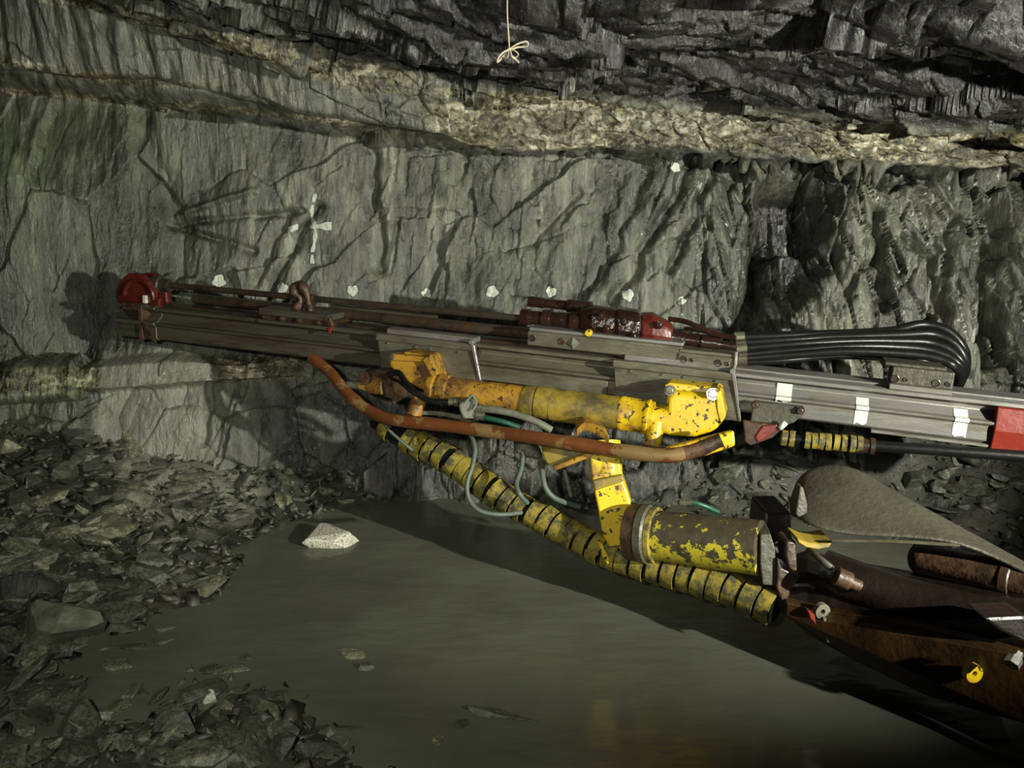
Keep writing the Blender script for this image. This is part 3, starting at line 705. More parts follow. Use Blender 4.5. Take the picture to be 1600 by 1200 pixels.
# small gravel: one mass
def gravel():
    base = [stone_mesh('chip', 300 + i, [0.3, 0.45, 0.2][i % 3], 8, 'gravel', elong=[1, 1.5][i % 2]) for i in range(6)]
    data = []
    for me in base:
        bm = bmesh.new(); bm.from_mesh(me); 
        bmesh.ops.remove_doubles(bm, verts=bm.verts, dist=0.12); bmesh.ops.triangulate(bm, faces=bm.faces)
        vs = np.array([v.co[:] for v in bm.verts]); fs = np.array([[v.index for v in f.verts] for f in bm.faces])
        data.append((vs, fs)); bm.free(); bpy.data.meshes.remove(me)
    n_ = 15000
    x = rng.uniform(-4.6, 4.4, n_); y = rng.uniform(1.8, 4.95, n_)
    z = terrain(x, y)
    keep = (z > -0.03)
    x, y, z = x[keep], y[keep], z[keep]
    VV = []; FF = []; o_ = 0
    for i in range(len(x)):
        vs, fs = data[i % len(data)]
        s_ = 0.010 + 0.040 * rng.random() ** 2.5
        a, b_, c_ = rng.normal(0, .5), rng.normal(0, .5), rng.uniform(0, 6.28)
        m_ = np.array(Euler((a, b_, c_)).to_matrix())
        VV.append((vs * s_) @ m_.T + np.array([x[i], y[i], z[i] + s_ * 0.15])); FF.append(fs + o_); o_ += len(vs)
    VV = np.concatenate(VV); FF = np.concatenate(FF)
    me = bpy.data.meshes.new('gravel')
    me.vertices.add(len(VV)); me.vertices.foreach_set('co', VV.reshape(-1).astype(np.float32))
    me.loops.add(FF.size); me.loops.foreach_set('vertex_index', FF.reshape(-1).astype(np.int32))
    me.polygons.add(len(FF)); me.polygons.foreach_set('loop_start', np.arange(0, FF.size, 3, dtype=np.int32))
    me.update(calc_edges=True); me.validate(); me.materials.append(M['gravel'])
    o = bpy.data.objects.new('gravel', me); COL.objects.link(o)
    props(o, 'wet black slate chippings covering the banks', 'gravel', None, 'stuff')
gravel()
#MACHINE

# ================================================================== the drilling machine
DA, DB = 4.5, 3.2
A0 = P(219, 478, DA); B0 = P(1600, 631, DB)
FF_ = Frame(A0, B0 - A0)                       # u along the feed, v up, w towards the viewer's side
LEN = (B0 - A0).length
def fd(px): return 1.0 / (1 / DA + (px - 219) / 1381.0 * (1 / DB - 1 / DA))     # distance of the feed ridge at a picture column
def A(px, v=0.0, w_=0.0):
    """position along the feed whose point (v, w) shows at picture column px"""
    lo, hi = -1.0, 8.0
    for _ in range(40):
        m_ = (lo + hi) / 2
        if proj(FF_.p(m_, v, w_))[0] < px: lo = m_
        else: hi = m_
    return lo
def pxl(pts, d, n_=None): return [P(x, y, d(x) if callable(d) else d) for x, y in pts]

# ---------------- feed
feed = thing('drill_feed', FF_.p(LEN / 2, -0.18, -0.11), 'long dull aluminium drill feed beam carrying slides, running along the rock wall', 'drill feed')
prof = [(-0.22, 0.0), (-0.01, 0.0), (0.006, -0.004), (0.006, -0.020), (-0.045, -0.026), (-0.055, -0.055), (-0.020, -0.086), (0.014, -0.088), (0.014, -0.098), (-0.004, -0.108), (-0.004, -0.172), (-0.02, -0.182),
        (-0.206, -0.182), (-0.22, -0.172), (-0.22, -0.106), (-0.192, -0.055), (-0.192, -0.030), (-0.22, -0.022)]
def feed_profile(a0, a1, off=0.0, pr=prof):
    return [[FF_.p(a, v + (off if v > -0.09 else -off), c + (off if c > -0.11 else -off)) for c, v in pr] for a in (a0, a1)]
a_far = A(1760)
MB().loft(feed_profile(A(243), A(745))).build('far_beam', 'alu_dark', feed, 0.003, 1, label='dull olive far half of the beam')
MB().loft(feed_profile(A(745), A(1100))).build('middle_beam', 'steel', feed, 0.003, 1)
MB().loft(feed_profile(A(1100), a_far)).build('near_beam', 'alu', feed, 0.003, 1, label='cleaner silvery near half of the beam')
MB().box(FF_, A(250), A(1130), 0.0, 0.012, -0.17, -0.05).build('slide_rail', 'dark', feed, 0.003, 1)
MB().box(FF_, A(1130), a_far, 0.0, 0.010, -0.17, -0.05).build('slide_rail', 'alu', feed, 0.003, 1)
# lower inner member seen below the web between the plates
MB().box(FF_, A(745, -.14), A(950, -.14), -0.176, -0.108, 0.0, 0.016).build('side_box', 'steel', feed, 0.006, 2)
MB().box(FF_, A(1360, -.2), A(1546, -.2), -0.196, -0.184, -0.03, 0.004).build('bottom_strip', 'alu', feed, 0.002, 1)
# rusty collar and end shoe
mb = MB(); mb.loft(feed_profile(A(181), A(243), 0.006)); mb.build('end_shoe', 'alu_dark', feed, 0.004, 1)
e1 = A(219); e2 = A(243)
MB().loft([[FF_.p(x, v, c) for c, v in [(-0.23, 0.012), (0.014, 0.012), (0.016, -0.05), (0.018, -0.1), (0.018, -0.19), (-0.23, -0.19)]] for x in (e1 - 0.004, e1 + 0.022)], True).build('rusty_strap', 'rusty', feed, 0.002, 1, label='rusty strap around the end of the beam')
mb = MB(); mb.add([FF_.p(e1 + 0.02 + s_ * .02 + k * 0.075, -0.09 - 0.10 * k, 0.012 + z_) for z_ in (0, 0.012) for k in (0, 1) for s_ in (0, 1)], [(0, 1, 3, 2), (4, 6, 7, 5), (0, 4, 5, 1), (2, 3, 7, 6), (0, 2, 6, 4), (1, 5, 7, 3)])
mb.build('diagonal_brace', 'rusty', feed)
MB().box(FF_, A(193), A(222), -0.03, 0.014, -0.05, 0.012).build('corner_plate', 'rusty', feed, 0.004, 1)
# red end block
MB().loft(feed_profile(A(1553, -.1), a_far, 0.012, [(-0.22, -0.035), (-0.01, -0.035), (0.0, -0.04), (0.010, -0.09), (0.012, -0.105), (0.0, -0.20), (-0.22, -0.20)])).build('red_end_block', 'red', feed, 0.004, 2, label='red painted block at the near end of the beam')
# paint marks on the feed sides
for x0, x1 in ((1212, 1236), (1337, 1357), (1491, 1513)):
    w0 = 0.0025
    pr = [(-0.052 + w0 + .003, -0.060), (-0.020 + w0, -0.084), (0.014 + w0, -0.0855), (0.014 + w0, -0.099), (w0 - .004, -0.109), (w0 - .004, -0.165)]
    if x0 == 1212: pr = [(-0.046 + w0 + .002, -0.035)] + pr[:5]
    out = pr; inn = [(c - 0.0035, v) for c, v in reversed(pr)]
    mb = MB(); rings = []
    a0_, a1_ = A(x0, -.1), A(x1, -.1)
    for k in range(5):
        t = k / 4; a_ = a0_ + (a1_ - a0_) * t
        cut = 0.006 * math.sin(k * 2.3 + x0)
        rings.append([FF_.p(a_, v + (cut if i_ in (len(out) - 1, len(out)) else 0), c) for i_, (c, v) in enumerate(out + inn)])
    mb.loft(rings, True).build('paint_mark', 'chalk', feed)

def bolt(pos, axis, r_, h_, parent, m='steel', name='bolt', washer=True):
    mb = MB()
    if washer: mb.lathe(pos, axis, [(0, r_ * 1.35), (h_ * 0.25, r_ * 1.35)], 14)
    mb.lathe(Vector(pos) + Vector(axis).normalized() * (h_ * 0.25 if washer else 0), axis, [(0, r_), (h_, r_), (h_ * 1.1, r_ * 0.8)], 6)
    return mb.build(name, m, parent)
def hole(pos, axis, r_, parent, m='dark', name='bolt_hole'):
    """a recessed socket: raised rim with a deep dark floor"""
    mb = MB(); t = Vector(axis).normalized()
    mb.lathe(pos, axis, [(-0.003, r_ * 1.25), (0.003, r_ * 1.2), (0.004, r_), (0.0005, r_ * 0.9)], 16)
    return mb.build(name, m, parent)
WV = FF_.w
# ---------------- cradle plates clamping the beam
def cradle(px0, px1, bottom, bolts, lab):
    g = thing('cradle_plate', FF_.p((A(px0) + A(px1)) / 2, -0.1, 0.03), lab, 'slide plate', 'slide plates clamped round the feed beam')
    a0_, a1_ = A(px0), A(px1)
    MB().box(FF_, a0_ + 0.045, a1_, 0.002, 0.028, -0.05, 0.018).build('top_strip', 'alu', g, 0.004, 2)
    MB().box(FF_, a0_, a1_ + .002, -0.032, 0.002, 0.002, 0.050).build('clamp_bar', 'steel', g, 0.004, 2)
    sp_ = MB().prism([FF_.p(a0_ + 0.004, -0.032, 0.034), FF_.p(a1_, -0.032, 0.034), FF_.p(a1_ + 0.045 * bottom / .2, -bottom, 0.034), FF_.p(a0_ + 0.03, -bottom, 0.034)], WV * -0.018).build('side_plate', 'steel', g, 0.003, 1)
    MB().prism([FF_.p(a1_ - 0.012, 0.0, 0.054), FF_.p(a1_ + 0.006, 0.0, 0.054), FF_.p(a1_ + 0.006 + 0.045 * bottom / .2, -bottom, 0.040), FF_.p(a1_ - 0.006 + 0.045 * bottom / .2, -bottom, 0.040)], WV * -0.02).build('edge_flange', 'alu', g, 0.003, 1)
    MB().lathe(FF_.p(a1_ - 0.008, 0.012, 0.05), FF_.w, [(-.02, 0.012), (0.006, 0.014), (0.012, 0.010)], 8).build('corner_bolt', 'bright', g)
    for (bx, dv) in bolts:
        bolt(FF_.p(A(bx, -.05, .04), dv, 0.034), FF_.w, 0.006, 0.008, sp_, 'steel', washer=False)
    return g
cradle(594, 745, 0.215, [(606, -.042), (649, -.045), (672, -.045), (716, -.047)], 'far steel slide plate clamped on the beam above the ochre bracket')
cradle(961, 1148, 0.215, [(985, -.042), (1035, -.042), (1068, -.042), (1118, -.042)], 'near steel slide plate clamped on the beam above the bright yellow bracket')

# ---------------- drill rod and front head
head = thing('rod_guide', FF_.p(A(226), 0.01, -0.1), 'dark red rounded rod guide head on the far end of the beam', 'rod guide')
ac = A(228, .12, -.1)
outl = [(-0.155, 0.0), (-0.165, 0.06), (-0.125, 0.13), (-0.06, 0.175), (0.02, 0.178), (0.085, 0.135), (0.11, 0.08), (0.115, 0.0)]
MB().prism([FF_.p(ac + x, y, -0.03) for x, y in outl], WV * -0.05).build('front_jaw', 'darkred', head, 0.018, 3)
MB().prism([FF_.p(ac + x * .92 + .02, y * 0.98, -0.12) for x, y in outl], WV * -0.05).build('rear_jaw', 'darkred', head, 0.018, 3)
arcp = [FF_.p(ac + 0.02 + 0.10 * math.cos(t), 0.055 + 0.085 * math.sin(t), -0.022) for t in [math.radians(a) for a in range(-10, 200, 15)]]
MB().tube(arcp, 0.012, 8).build('jaw_rib', 'darkred', head)
MB().lathe(FF_.p(ac + 0.06, 0.115, -0.1), FF_.u, [(0, 0.05), (0.05, 0.05), (0.055, 0.04), (0.11, 0.036)], 20).build('bushing', 'dark', head)
MB().box(FF_, ac + 0.05, ac + 0.075, 0.015, 0.06, -0.04, -0.01).build('jaw_stop', 'quartz', head, 0.004, 1, label='pale worn stop on the guide head')
MB().box(FF_, ac + 0.09, ac + 0.155, 0.0, 0.05, -0.06, -0.02).build('lug', 'darkred', head, 0.008, 2)

rod = MB(); r0 = FF_.p(A(262, .12, -.1), 0.118, -0.1); r1 = FF_.p(A(835, .12, -.1), 0.128, -0.1)
rod.lathe(r0, r1 - r0, [(0, 0.017), ((r1 - r0).length, 0.017)], 14)
ro = rod.build('drill_rod', 'dark'); props(ro, 'thin dark steel drill rod running above the beam from red head to rock drill', 'drill rod')
rod2 = MB(); q0 = FF_.p(A(300, .03, -.15), 0.045, -0.17); q1 = FF_.p(A(860, .03, -.15), 0.045, -0.17)
rod2.lathe(q0, q1 - q0, [(0, 0.028), ((q1 - q0).length, 0.028)], 14)
ro2 = rod2.build('feed_cylinder', 'dark', feed)
MB().lathe(FF_.p(A(515, .06, -.17), 0.075, -0.19), FF_.u, [(0, 0.016), (0.62, 0.016)], 12).build('return_pipe', 'alu_dark', feed, label='olive pipe lying behind the drill rod')

# ---------------- intermediate centraliser
cz = thing('centraliser', FF_.p(A(462), 0.0, -0.1), 'brown bolted centraliser slide with a hooked loop on the far beam', 'centraliser')
c0, c1 = A(406), A(520)
MB().box(FF_, c0, c1 - 0.02, 0.028, 0.062, -0.21, 0.012).build('top_plate', 'alu_dark', cz, 0.005, 2)
sb_ = MB().box(FF_, c0, c1, -0.004, 0.028, -0.21, -0.006).build('slide_body', 'dark', cz, 0.004, 1)
MB().box(FF_, c0, c1, -0.016, 0.002, -0.03, 0.020).build('lower_flange', 'alu_dark', cz, 0.003, 1)
for bx in (412, 441, 467, 499): bolt(FF_.p(A(bx, .015, .0), 0.016, -0.006), FF_.w, 0.0125, 0.014, sb_, 'rusty')
MB().prism([FF_.p(c1 - 0.045, 0.05, 0.018), FF_.p(c1 - 0.01, 0.055, 0.018), FF_.p(c1 + 0.012, 0.01, 0.018), FF_.p(c1 - 0.01, -0.028, 0.018), FF_.p(c1 - 0.02, 0.0, 0.018)], WV * -0.02).build('end_bracket', 'rusty', cz, 0.003, 1)
MB().prism([FF_.p(c1 - 0.018, 0.0, 0.025), FF_.p(c1 + 0.006, 0.004, 0.025), FF_.p(c1 + 0.002, -0.03, 0.025), FF_.p(c1 - 0.012, -0.034, 0.025)], WV * -0.01).build('red_tag', 'red', cz, 0.002, 1)
hc = A(474, .12, -.1)
hook = spline([FF_.p(hc - 0.045, 0.055, -0.08), FF_.p(hc - 0.015, 0.085, -0.08), FF_.p(hc - 0.005, 0.12, -0.08), FF_.p(hc - 0.04, 0.15, -0.08), FF_.p(hc - 0.04, 0.185, -0.08), FF_.p(hc - 0.005, 0.195, -0.08), FF_.p(hc + 0.025, 0.165, -0.08), FF_.p(hc + 0.045, 0.11, -0.08), FF_.p(hc + 0.055, 0.055, -0.08)], 5)
MB().tube(hook, [0.022 + 0.006 * math.sin(i * 0.5) for i in range(len(hook))], 10).build('hook_loop', 'rusty', cz)
MB().lathe(FF_.p(hc - 0.06, 0.118, -0.1), FF_.u, [(0, 0.03), (0.13, 0.03)], 14).build('guide_sleeve', 'rusty', cz)

# ---------------- rock drill on its carriage
dr = thing('rock_drill', FF_.p(A(980), 0.0, -0.1), 'oily dark brown rock drill riding on a carriage on the beam', 'rock drill')
k0, k1 = A(823), A(1064)
cp_ = MB().box(FF_, k0, k1, 0.018, 0.088, -0.026, 0.006).build('carriage_plate', 'steel', dr, 0.008, 3)
MB().box(FF_, k0 + 0.005, k1, 0.088, 0.104, -0.10, -0.004).build('carriage_lip', 'alu', dr, 0.004, 2)
MB().box(FF_, k0, k1, 0.010, 0.03, -0.20, -0.03).build('carriage_base', 'dark', dr, 0.004, 1)
for hx in (832, 877): hole(FF_.p(A(hx, .052, .006), 0.055, 0.006), FF_.w, 0.014, cp_)
MB().lathe(FF_.p(A(895, .05, .01), 0.052, 0.004), FF_.w + FF_.v * 0.0, [(0, 0.030), (0.006, 0.028), (0.016, 0.014), (0.022, 0.004)], 4).build('locking_wedge', 'bright', dr)
m0, m1 = A(1059), A(1148)
rbk = MB().box(FF_, m0, m1, -0.002, 0.062, -0.02, 0.016).build('rear_block', 'steel', dr, 0.004, 2)
MB().box(FF_, m0, m1, 0.062, 0.078, -0.16, 0.010).build('rear_block_cap', 'steel', dr, 0.004, 2)
for hx, hr in ((1068, .013), (1080, .008), (1122, .014), (1136, .008)): hole(FF_.p(A(hx, .03, .016), 0.034, 0.016), FF_.w, hr, rbk)
MB().tube([FF_.p(m1 - 0.004, 0.09, 0.012), FF_.p(m1 + 0.0, 0.04, 0.022), FF_.p(m1 - 0.01, -0.02, 0.024)], 0.008, 8).build('lip_edge', 'alu', dr)
def fz(px, v, w_): return FF_.p(A(px, v, w_), v, w_)
# two front barrels, body, red rear section
def barrel(pa, pb, prof_, m, name, lab=None):
    ax = pb - pa; L_ = ax.length
    mb = MB().lathe(pa, ax, [(t * L_, r_) for t, r_ in prof_], 22); return mb.build(name, m, dr, label=lab)
barrel(fz(815, .135, -.11), fz(925, .140, -.11), [(0, .018), (0, .040), (.12, .040), (.13, .033), (.30, .033), (.31, .042), (.42, .042), (.43, .035), (.7, .037), (.71, .046), (1, .046)], 'oily', 'front_barrel')
barrel(fz(826, .205, -.17), fz(925, .200, -.17), [(0, .012), (0, .026), (.25, .026), (.26, .022), (.6, .024), (.62, .032), (1, .032)], 'oily', 'front_barrel')
MB().loft([[fz(px, v * s_ + o_, w_ * s_ - .12) for v, w_ in [(0.0, .07), (.035, .085), (.09, .075), (.118, .04), (.118, -.06), (.08, -.09), (0.0, -.08)]] for px, s_, o_ in ((905, .75, .11), (925, 1.0, .10), (960, .95, .10), (966, 1.1, .09), (1000, 1.08, .085))], True).build('drill_body', 'oily', dr, 0.01, 2)
MB().loft([[fz(px, v * s_ + o_, w_ * s_ - .12) for v, w_ in [(0.0, .07), (.035, .082), (.09, .075), (.118, .04), (.118, -.06), (.08, -.09), (0.0, -.08)]] for px, s_, o_ in ((1001, 1.0, .085), (1020, 1.05, .085), (1040, .8, .088), (1052, .62, .09))], True).build('rear_housing', 'darkred', dr, 0.012, 2, label='dull red rear housing')
barrel(fz(1050, .110, -.10), fz(1150, .095, -.10), [(0, .034), (.2, .034), (.22, .026), (.45, .028), (.47, .036), (.75, .036), (.77, .02), (1, .02)], 'oily', 'tail_fitting')
barrel(fz(1068, .135, -.16), fz(1130, .125, -.16), [(0, .02), (.3, .03), (.8, .03), (1, .016)], 'dark', 'tail_fitting')
for i_, (px, v) in enumerate([(948, .13), (975, .17), (990, .11), (1030, .17), (938, .18)]):
    bolt(fz(px, v, -.035), FF_.w, 0.014, 0.016, dr, 'oily', 'housing_bolt')
MB().lathe(fz(919, .105, .0), FF_.w, [(-.03, .015), (0, .017), (.008, .013)], 12).build('yellow_cap', 'yellow', dr, label='small yellow plug')
MB().tube(spline([fz(1045, .19, -.12), fz(1075, .185, -.1), fz(1110, .15, -.08), fz(1150, .14, -.06)], 5), .012, 8).build('oily_pipe', 'oily', dr)

# ---------------- black hoses looping behind the feed
hs = thing('hose_support', fz(1435, 0.0, -.05), 'greasy steel hose saddle on the beam under the black hose loop', 'bracket')
s0, s1 = A(1390), A(1487)
sbk = MB().box(FF_, s0, s1, 0.022, 0.095, -0.12, -0.005).build('saddle_block', 'mudsteel', hs, 0.006, 2)
MB().box(FF_, s0 - 0.004, s1, 0.0, 0.022, -0.13, 0.004).build('foot_plate', 'alu', hs, 0.003, 1)
MB().box(FF_, s0 - 0.03, s1 - 0.03, 0.095, 0.108, -0.16, -0.02).build('top_plate', 'mudsteel', hs, 0.003, 1)
for hx, hr in ((1398, .014), (1414, .008), (1462, .014), (1480, .009)): hole(FF_.p(A(hx, .04, -.005), 0.045, -0.005), FF_.w, hr, sbk)
hose_pts = [
 ([(1148, 527), (1250, 524), (1340, 521), (1395, 517), (1440, 507), (1480, 517), (1505, 545), (1508, 575), (1490, 592)], 0.30, 0.022),
 ([(1150, 536), (1250, 530), (1340, 526), (1410, 523), (1455, 522), (1488, 535), (1506, 560), (1506, 585), (1488, 598)], 0.24, 0.022),
 ([(1152, 545), (1250, 537), (1340, 533), (1410, 533), (1450, 535), (1482, 546), (1502, 566), (1506, 585), (1494, 600)], 0.18, 0.021),
 ([(1152, 555), (1250, 546), (1340, 541), (1400, 542), (1446, 546), (1478, 556), (1498, 570), (1504, 586), (1498, 602)], 0.12, 0.021),
 ([(1152, 561), (1230, 555), (1320, 549), (1390, 551), (1440, 555), (1470, 562), (1490, 572), (1500, 584), (1498, 602)], 0.06, 0.020),
 ([(1152, 566), (1230, 562), (1290, 556), (1345, 556), (1395, 560), (1440, 570), (1470, 582), (1480, 596), (1470, 606)], 0.20, 0.018)]
hl = ['uppermost black hydraulic hose of the loop behind the beam, arching highest', 'second black hose from the top in the loop behind the beam', 'third black hose from the top in the loop behind the beam',
      'fourth black hose from the top in the loop behind the beam', 'lowest glossy black hose lying on the hose saddle', 'thin black hose sagging below the bundle into the shadow behind the saddle']
for i_, (pp, off, rad) in enumerate(hose_pts):
    pts = []
    for k, (x, y) in enumerate(pp):
        t = k / (len(pp) - 1)
        pts.append(P(x, y, fd(min(x, 1500)) + (0.10 + (off - 0.02) * smooth(0.0, 0.5, t) + 0.10 * smooth(0.72, 1.0, t))))
    g = thing('hydraulic_hose', pts[0], hl[i_], 'hose', 'black hydraulic hoses looping behind the feed beam')
    ht = MB().tube(spline(pts, 8), rad, 12).build('hose_tube', 'rubber', g)
    ax = (pts[1] - pts[0]).normalized()
    MB().lathe(pts[0] - ax * 0.02, ax, [(0, rad * 0.7), (0.015, rad * 0.7), (0.016, rad * 1.15), (0.06, rad * 1.15), (0.062, rad * 1.02)], 12).build('hose_fitting', 'dark' if i_ % 2 else 'steel', ht)

# ---------------- bracket under the near beam with the red plate
ub = thing('hose_clamp_plate', fz(1205, -.15, .03), 'steel bracket plate with rusty red tongue bolted under the near beam', 'bracket')
d_ = lambda x: fd(x) - 0.035
off = -WV * 0.03
MB().prism(pxl([(1178, 626), (1190, 628), (1256, 636), (1257, 647), (1240, 661), (1215, 668), (1172, 660)], d_), off).build('bracket_plate', 'mudsteel', ub, 0.006, 2)
MB().prism(pxl([(1160, 657), (1176, 660), (1216, 664), (1222, 670), (1208, 684), (1172, 697), (1164, 690)], lambda x: fd(x) - 0.06), off).build('red_tongue', 'rusty', ub, 0.006, 2)
MB().prism(pxl([(1192, 665), (1214, 663), (1216, 672), (1184, 692), (1180, 682)], lambda x: fd(x) - 0.068), off * .3).build('red_patch_plate', 'red', ub, 0.006, 2)
MB().tube(pxl([(1228, 660), (1218, 670)], lambda x: fd(x) - 0.07), 0.012, 8).build('clip', 'chalk', ub, label='white painted clip')
for x, y in ((1180, 632), (1250, 641)): bolt(P(x, y, fd(x) - 0.04), FF_.w, 0.014, 0.016, ub, 'rusty')

# ---------------- spiral wrapped hoses
def wrapped(label, path, dfn, r_core, r_wrap, pitch, width, group, skip=(), m='wrap', tilt=-0.10, core='rubber'):
    g = thing('wrapped_hose', path[0] if isinstance(path[0], Vector) else P(path[0][0], path[0][1], dfn(path[0][0])), label, 'hose', group)
    pts = spline([P(x, y, dfn(x)) for x, y in path], 24)
    MB().tube(pts, r_core, 14).build('hose_core', core, g)
    L_ = [0]
    for i in range(1, len(pts)): L_.append(L_[-1] + (pts[i] - pts[i - 1]).length)
    s_ = pitch * 0.3; k = 0
    def at(s_):
        j = min(max(int(np.searchsorted(L_, s_)) , 1), len(pts) - 1)
        t = (s_ - L_[j - 1]) / (L_[j] - L_[j - 1] + 1e-9)
        return pts[j - 1].lerp(pts[j], t), (pts[j] - pts[j - 1]).normalized()
    while s_ < L_[-1] - width * 0.45:
        if k not in skip:
            c_, t = at(s_); ax = (t + Vector((0, 0, 1)) * random.gauss(tilt, 0.05) + Vector((0, 1, 0)) * random.gauss(0.0, 0.03)).normalized()
            rr = r_wrap * random.uniform(0.95, 1.05); wd = width * random.uniform(0.84, 1.0)
            mb = MB(); ref = Vector((0, 0, 1)); x = (ref - ax * ref.dot(ax)).normalized(); y = ax.cross(x)
            rings = []
            ns = 24; o0 = random.uniform(0, 6.28)
            for j in range(ns + 1):                     # one turn of the strip, stepping slightly along the hose
                a = o0 + 2 * math.pi * j / ns; lead = pitch * 0.10 * (j / ns - 0.5)
                n_ = x * math.cos(a) + y * math.sin(a); cc = c_ + ax * lead
                rings.append([cc + n_ * rr - ax * wd / 2, cc + n_ * (rr + 0.006) - ax * wd / 2, cc + n_ * (rr + 0.006) + ax * wd / 2, cc + n_ * rr + ax * wd / 2])
            mb.loft(rings, True, True).build('wrap_band', m, g)
        s_ += pitch * random.uniform(0.9, 1.12); k += 1
    return g
bd = lambda x: 3.98 - (x - 650) / 570.0 * 0.95
wrapped('thick hose bundle in muddy yellow spiral wrap sagging under the boom to the waterline', [(590, 655), (640, 688), (690, 712), (740, 745), (790, 780), (850, 812), (905, 842), (960, 868), (1020, 886), (1090, 905), (1150, 925), (1212, 952)],
        bd, 0.056, 0.064, 0.070, 0.060, None, skip=(0, 2))
wrapped('slim hose in yellow spiral wrap slung below the near beam', [(1222, 684), (1260, 688), (1300, 691), (1352, 695)], lambda x: fd(x) + 0.02, 0.022, 0.030, 0.030, 0.024, None, skip=(2,), tilt=-0.05)
g = thing('supply_pipe', P(1350, 695, fd(1350)), 'black pipe running on under the near end of the beam', 'pipe')
MB().tube([P(1340, 695, fd(1340) + .02), P(1460, 703, fd(1460) + .02), P(1700, 720, fd(1700) + .02)], 0.024, 12).build('pipe_body', 'rubber', g)
MB().lathe(P(1335, 695, fd(1335) + .02), P(1360, 697, fd(1360) + .02) - P(1335, 695, fd(1335) + .02), [(0, .028), (.012, .028), (.013, .034), (.04, .034), (.041, .03), (.06, .03), (.061, .036), (.08, .036)], 14).build('pipe_coupling', 'rusty', g)

# ---------------- upper boom: yellow telescoping tube with its brackets
def bdp(x): return fd(x) - 0.13
bm_ = thing('drill_boom', P(900, 640, bdp(900)), 'yellow and ochre tubular boom arm slung beneath the feed beam', 'boom arm')
def seg_tube(xa, ya, xb, yb, profile, m, name, lab=None, sides=32):
    pa = P(xa, ya, bdp(xa)); pb = P(xb, yb, bdp(xb)); ax = pb - pa
    return MB().lathe(pa, ax, [(t * ax.length, r_) for t, r_ in profile], sides).build(name, m, bm_, label=lab)
def rp(px, x): return R(px, bdp(x)) / 2
t1 = rp(43, 760)
tube_a = seg_tube(690, 608, 828, 626, [(0, t1), (1, t1)], 'ochre', 'far_tube', 'ochre far tube with faded scrawl')
seg_tube(672, 605, 703, 610, [(0, t1 * 1.05), (.12, t1 * 1.12), (.30, t1 * 1.12), (.34, t1 * 1.02), (.48, t1 * 1.02), (.55, t1 * 1.14), (.95, t1 * 1.14), (1, t1 * 1.0)], 'ochre', 'far_collar')
t2 = rp(52, 900)
seg_tube(819, 626, 866, 632, [(0, t1), (0.0, t2 * .94), (.06, t2 * .97), (.38, t2 * .97), (.40, t2 * .90), (.44, t2 * .90), (.46, t2 * .99), (1, t2 * .99)], 'olive', 'gland_nut')
seg_tube(862, 632, 972, 646, [(0, t2 * .95), (0.01, t2), (1, t2)], 'olive', 'near_tube', 'mud-stained sleeve')
seg_tube(968, 645, 1022, 653, [(0, t2 * 1.0), (.04, t2 * 1.03), (.14, t2 * 1.03), (.16, t2), (.75, t2), (.78, t2 * 1.05), (.86, t2 * 1.05), (.88, t2 * .96), (1, t2 * .96)], 'yellow', 'yellow_collar')
# scrawl on the far tube (illegible hand-painted strokes)
sc = [[(752, 617), (755, 611)], [(756, 618), (760, 612), (763, 618)], [(770, 618), (772, 609), (777, 615), (781, 608)], [(784, 610), (790, 620), (793, 610)], [(797, 620), (800, 611)], [(801, 609), (802, 620)], [(812, 620), (813, 626)]]
for st in sc:
    pts = []
    for x, y in st:
        cy = 608 + (x - 690) / 138 * 18; dd = bdp(x); dy = (y - cy) / F * dd
        pts.append(P(x, y, dd - math.sqrt(max(t1 ** 2 - dy ** 2, 0)) - 0.001))
    MB().tube(pts, 0.0022, 6).build('scrawl_stroke', 'rusty', tube_a)
# bright yellow head bracket
d2 = lambda x: bdp(x) - 0.055
hcast = MB().prism(pxl([(1041, 622), (1048, 611), (1118, 617), (1127, 640), (1130, 655), (1119, 674), (1085, 684), (1045, 682), (1016, 672), (1008, 655), (1012, 638), (1040, 641)], d2), -WV * 0.12).build('head_casting', 'yellow', bm_, 0.028, 4)
MB().prism(pxl([(1038, 602), (1046, 598), (1120, 606), (1127, 632), (1112, 628), (1044, 621)], lambda x: bdp(x) - .02), -WV * 0.10).build('head_cap', 'yellow', bm_, 0.006, 2)
MB().prism(pxl([(1118, 606), (1126, 610), (1134, 650), (1126, 664), (1120, 640)], lambda x: bdp(x) - .06), -WV * 0.13).build('head_rib', 'yellow', bm_, 0.004, 1)
bolt(P(1114, 616, bdp(1114) - .045), (FF_.w + FF_.v * 0.3), 0.020, 0.03, hcast, 'bright', 'head_bolt')
bolt(P(1047, 610, bdp(1047) - .045), (FF_.w + FF_.v * 0.3), 0.018, 0.024, hcast, 'steel', 'head_bolt')
MB().tube([P(1026, 660, bdp(1026) - .03), P(1019, 697, bdp(1019) - .05)], 0.036, 20).build('stay_stub', 'yellow', bm_)
# far ochre bracket with its cap
d3 = lambda x: bdp(x) - 0.02
MB().prism(pxl([(609, 556), (632, 550), (671, 556), (683, 588), (683, 606), (664, 612), (640, 600), (612, 577), (607, 572)], d3), -WV * 0.13).build('far_bracket', 'ochre', bm_, 0.014, 3)
MB().prism(pxl([(613, 553), (668, 558), (660, 566), (612, 563)], lambda x: bdp(x) - .05), -WV * 0.06).build('bracket_lip', 'ochre', bm_, 0.004, 2)
MB().prism(pxl([(670, 555), (684, 586), (674, 588), (660, 562)], lambda x: bdp(x) - .06), -WV * 0.05).build('bracket_rib', 'ochre', bm_, 0.003, 1)
bolt(P(615, 557, bdp(615) - .03), FF_.w, 0.014, 0.02, bm_, 'steel', 'bracket_bolt')
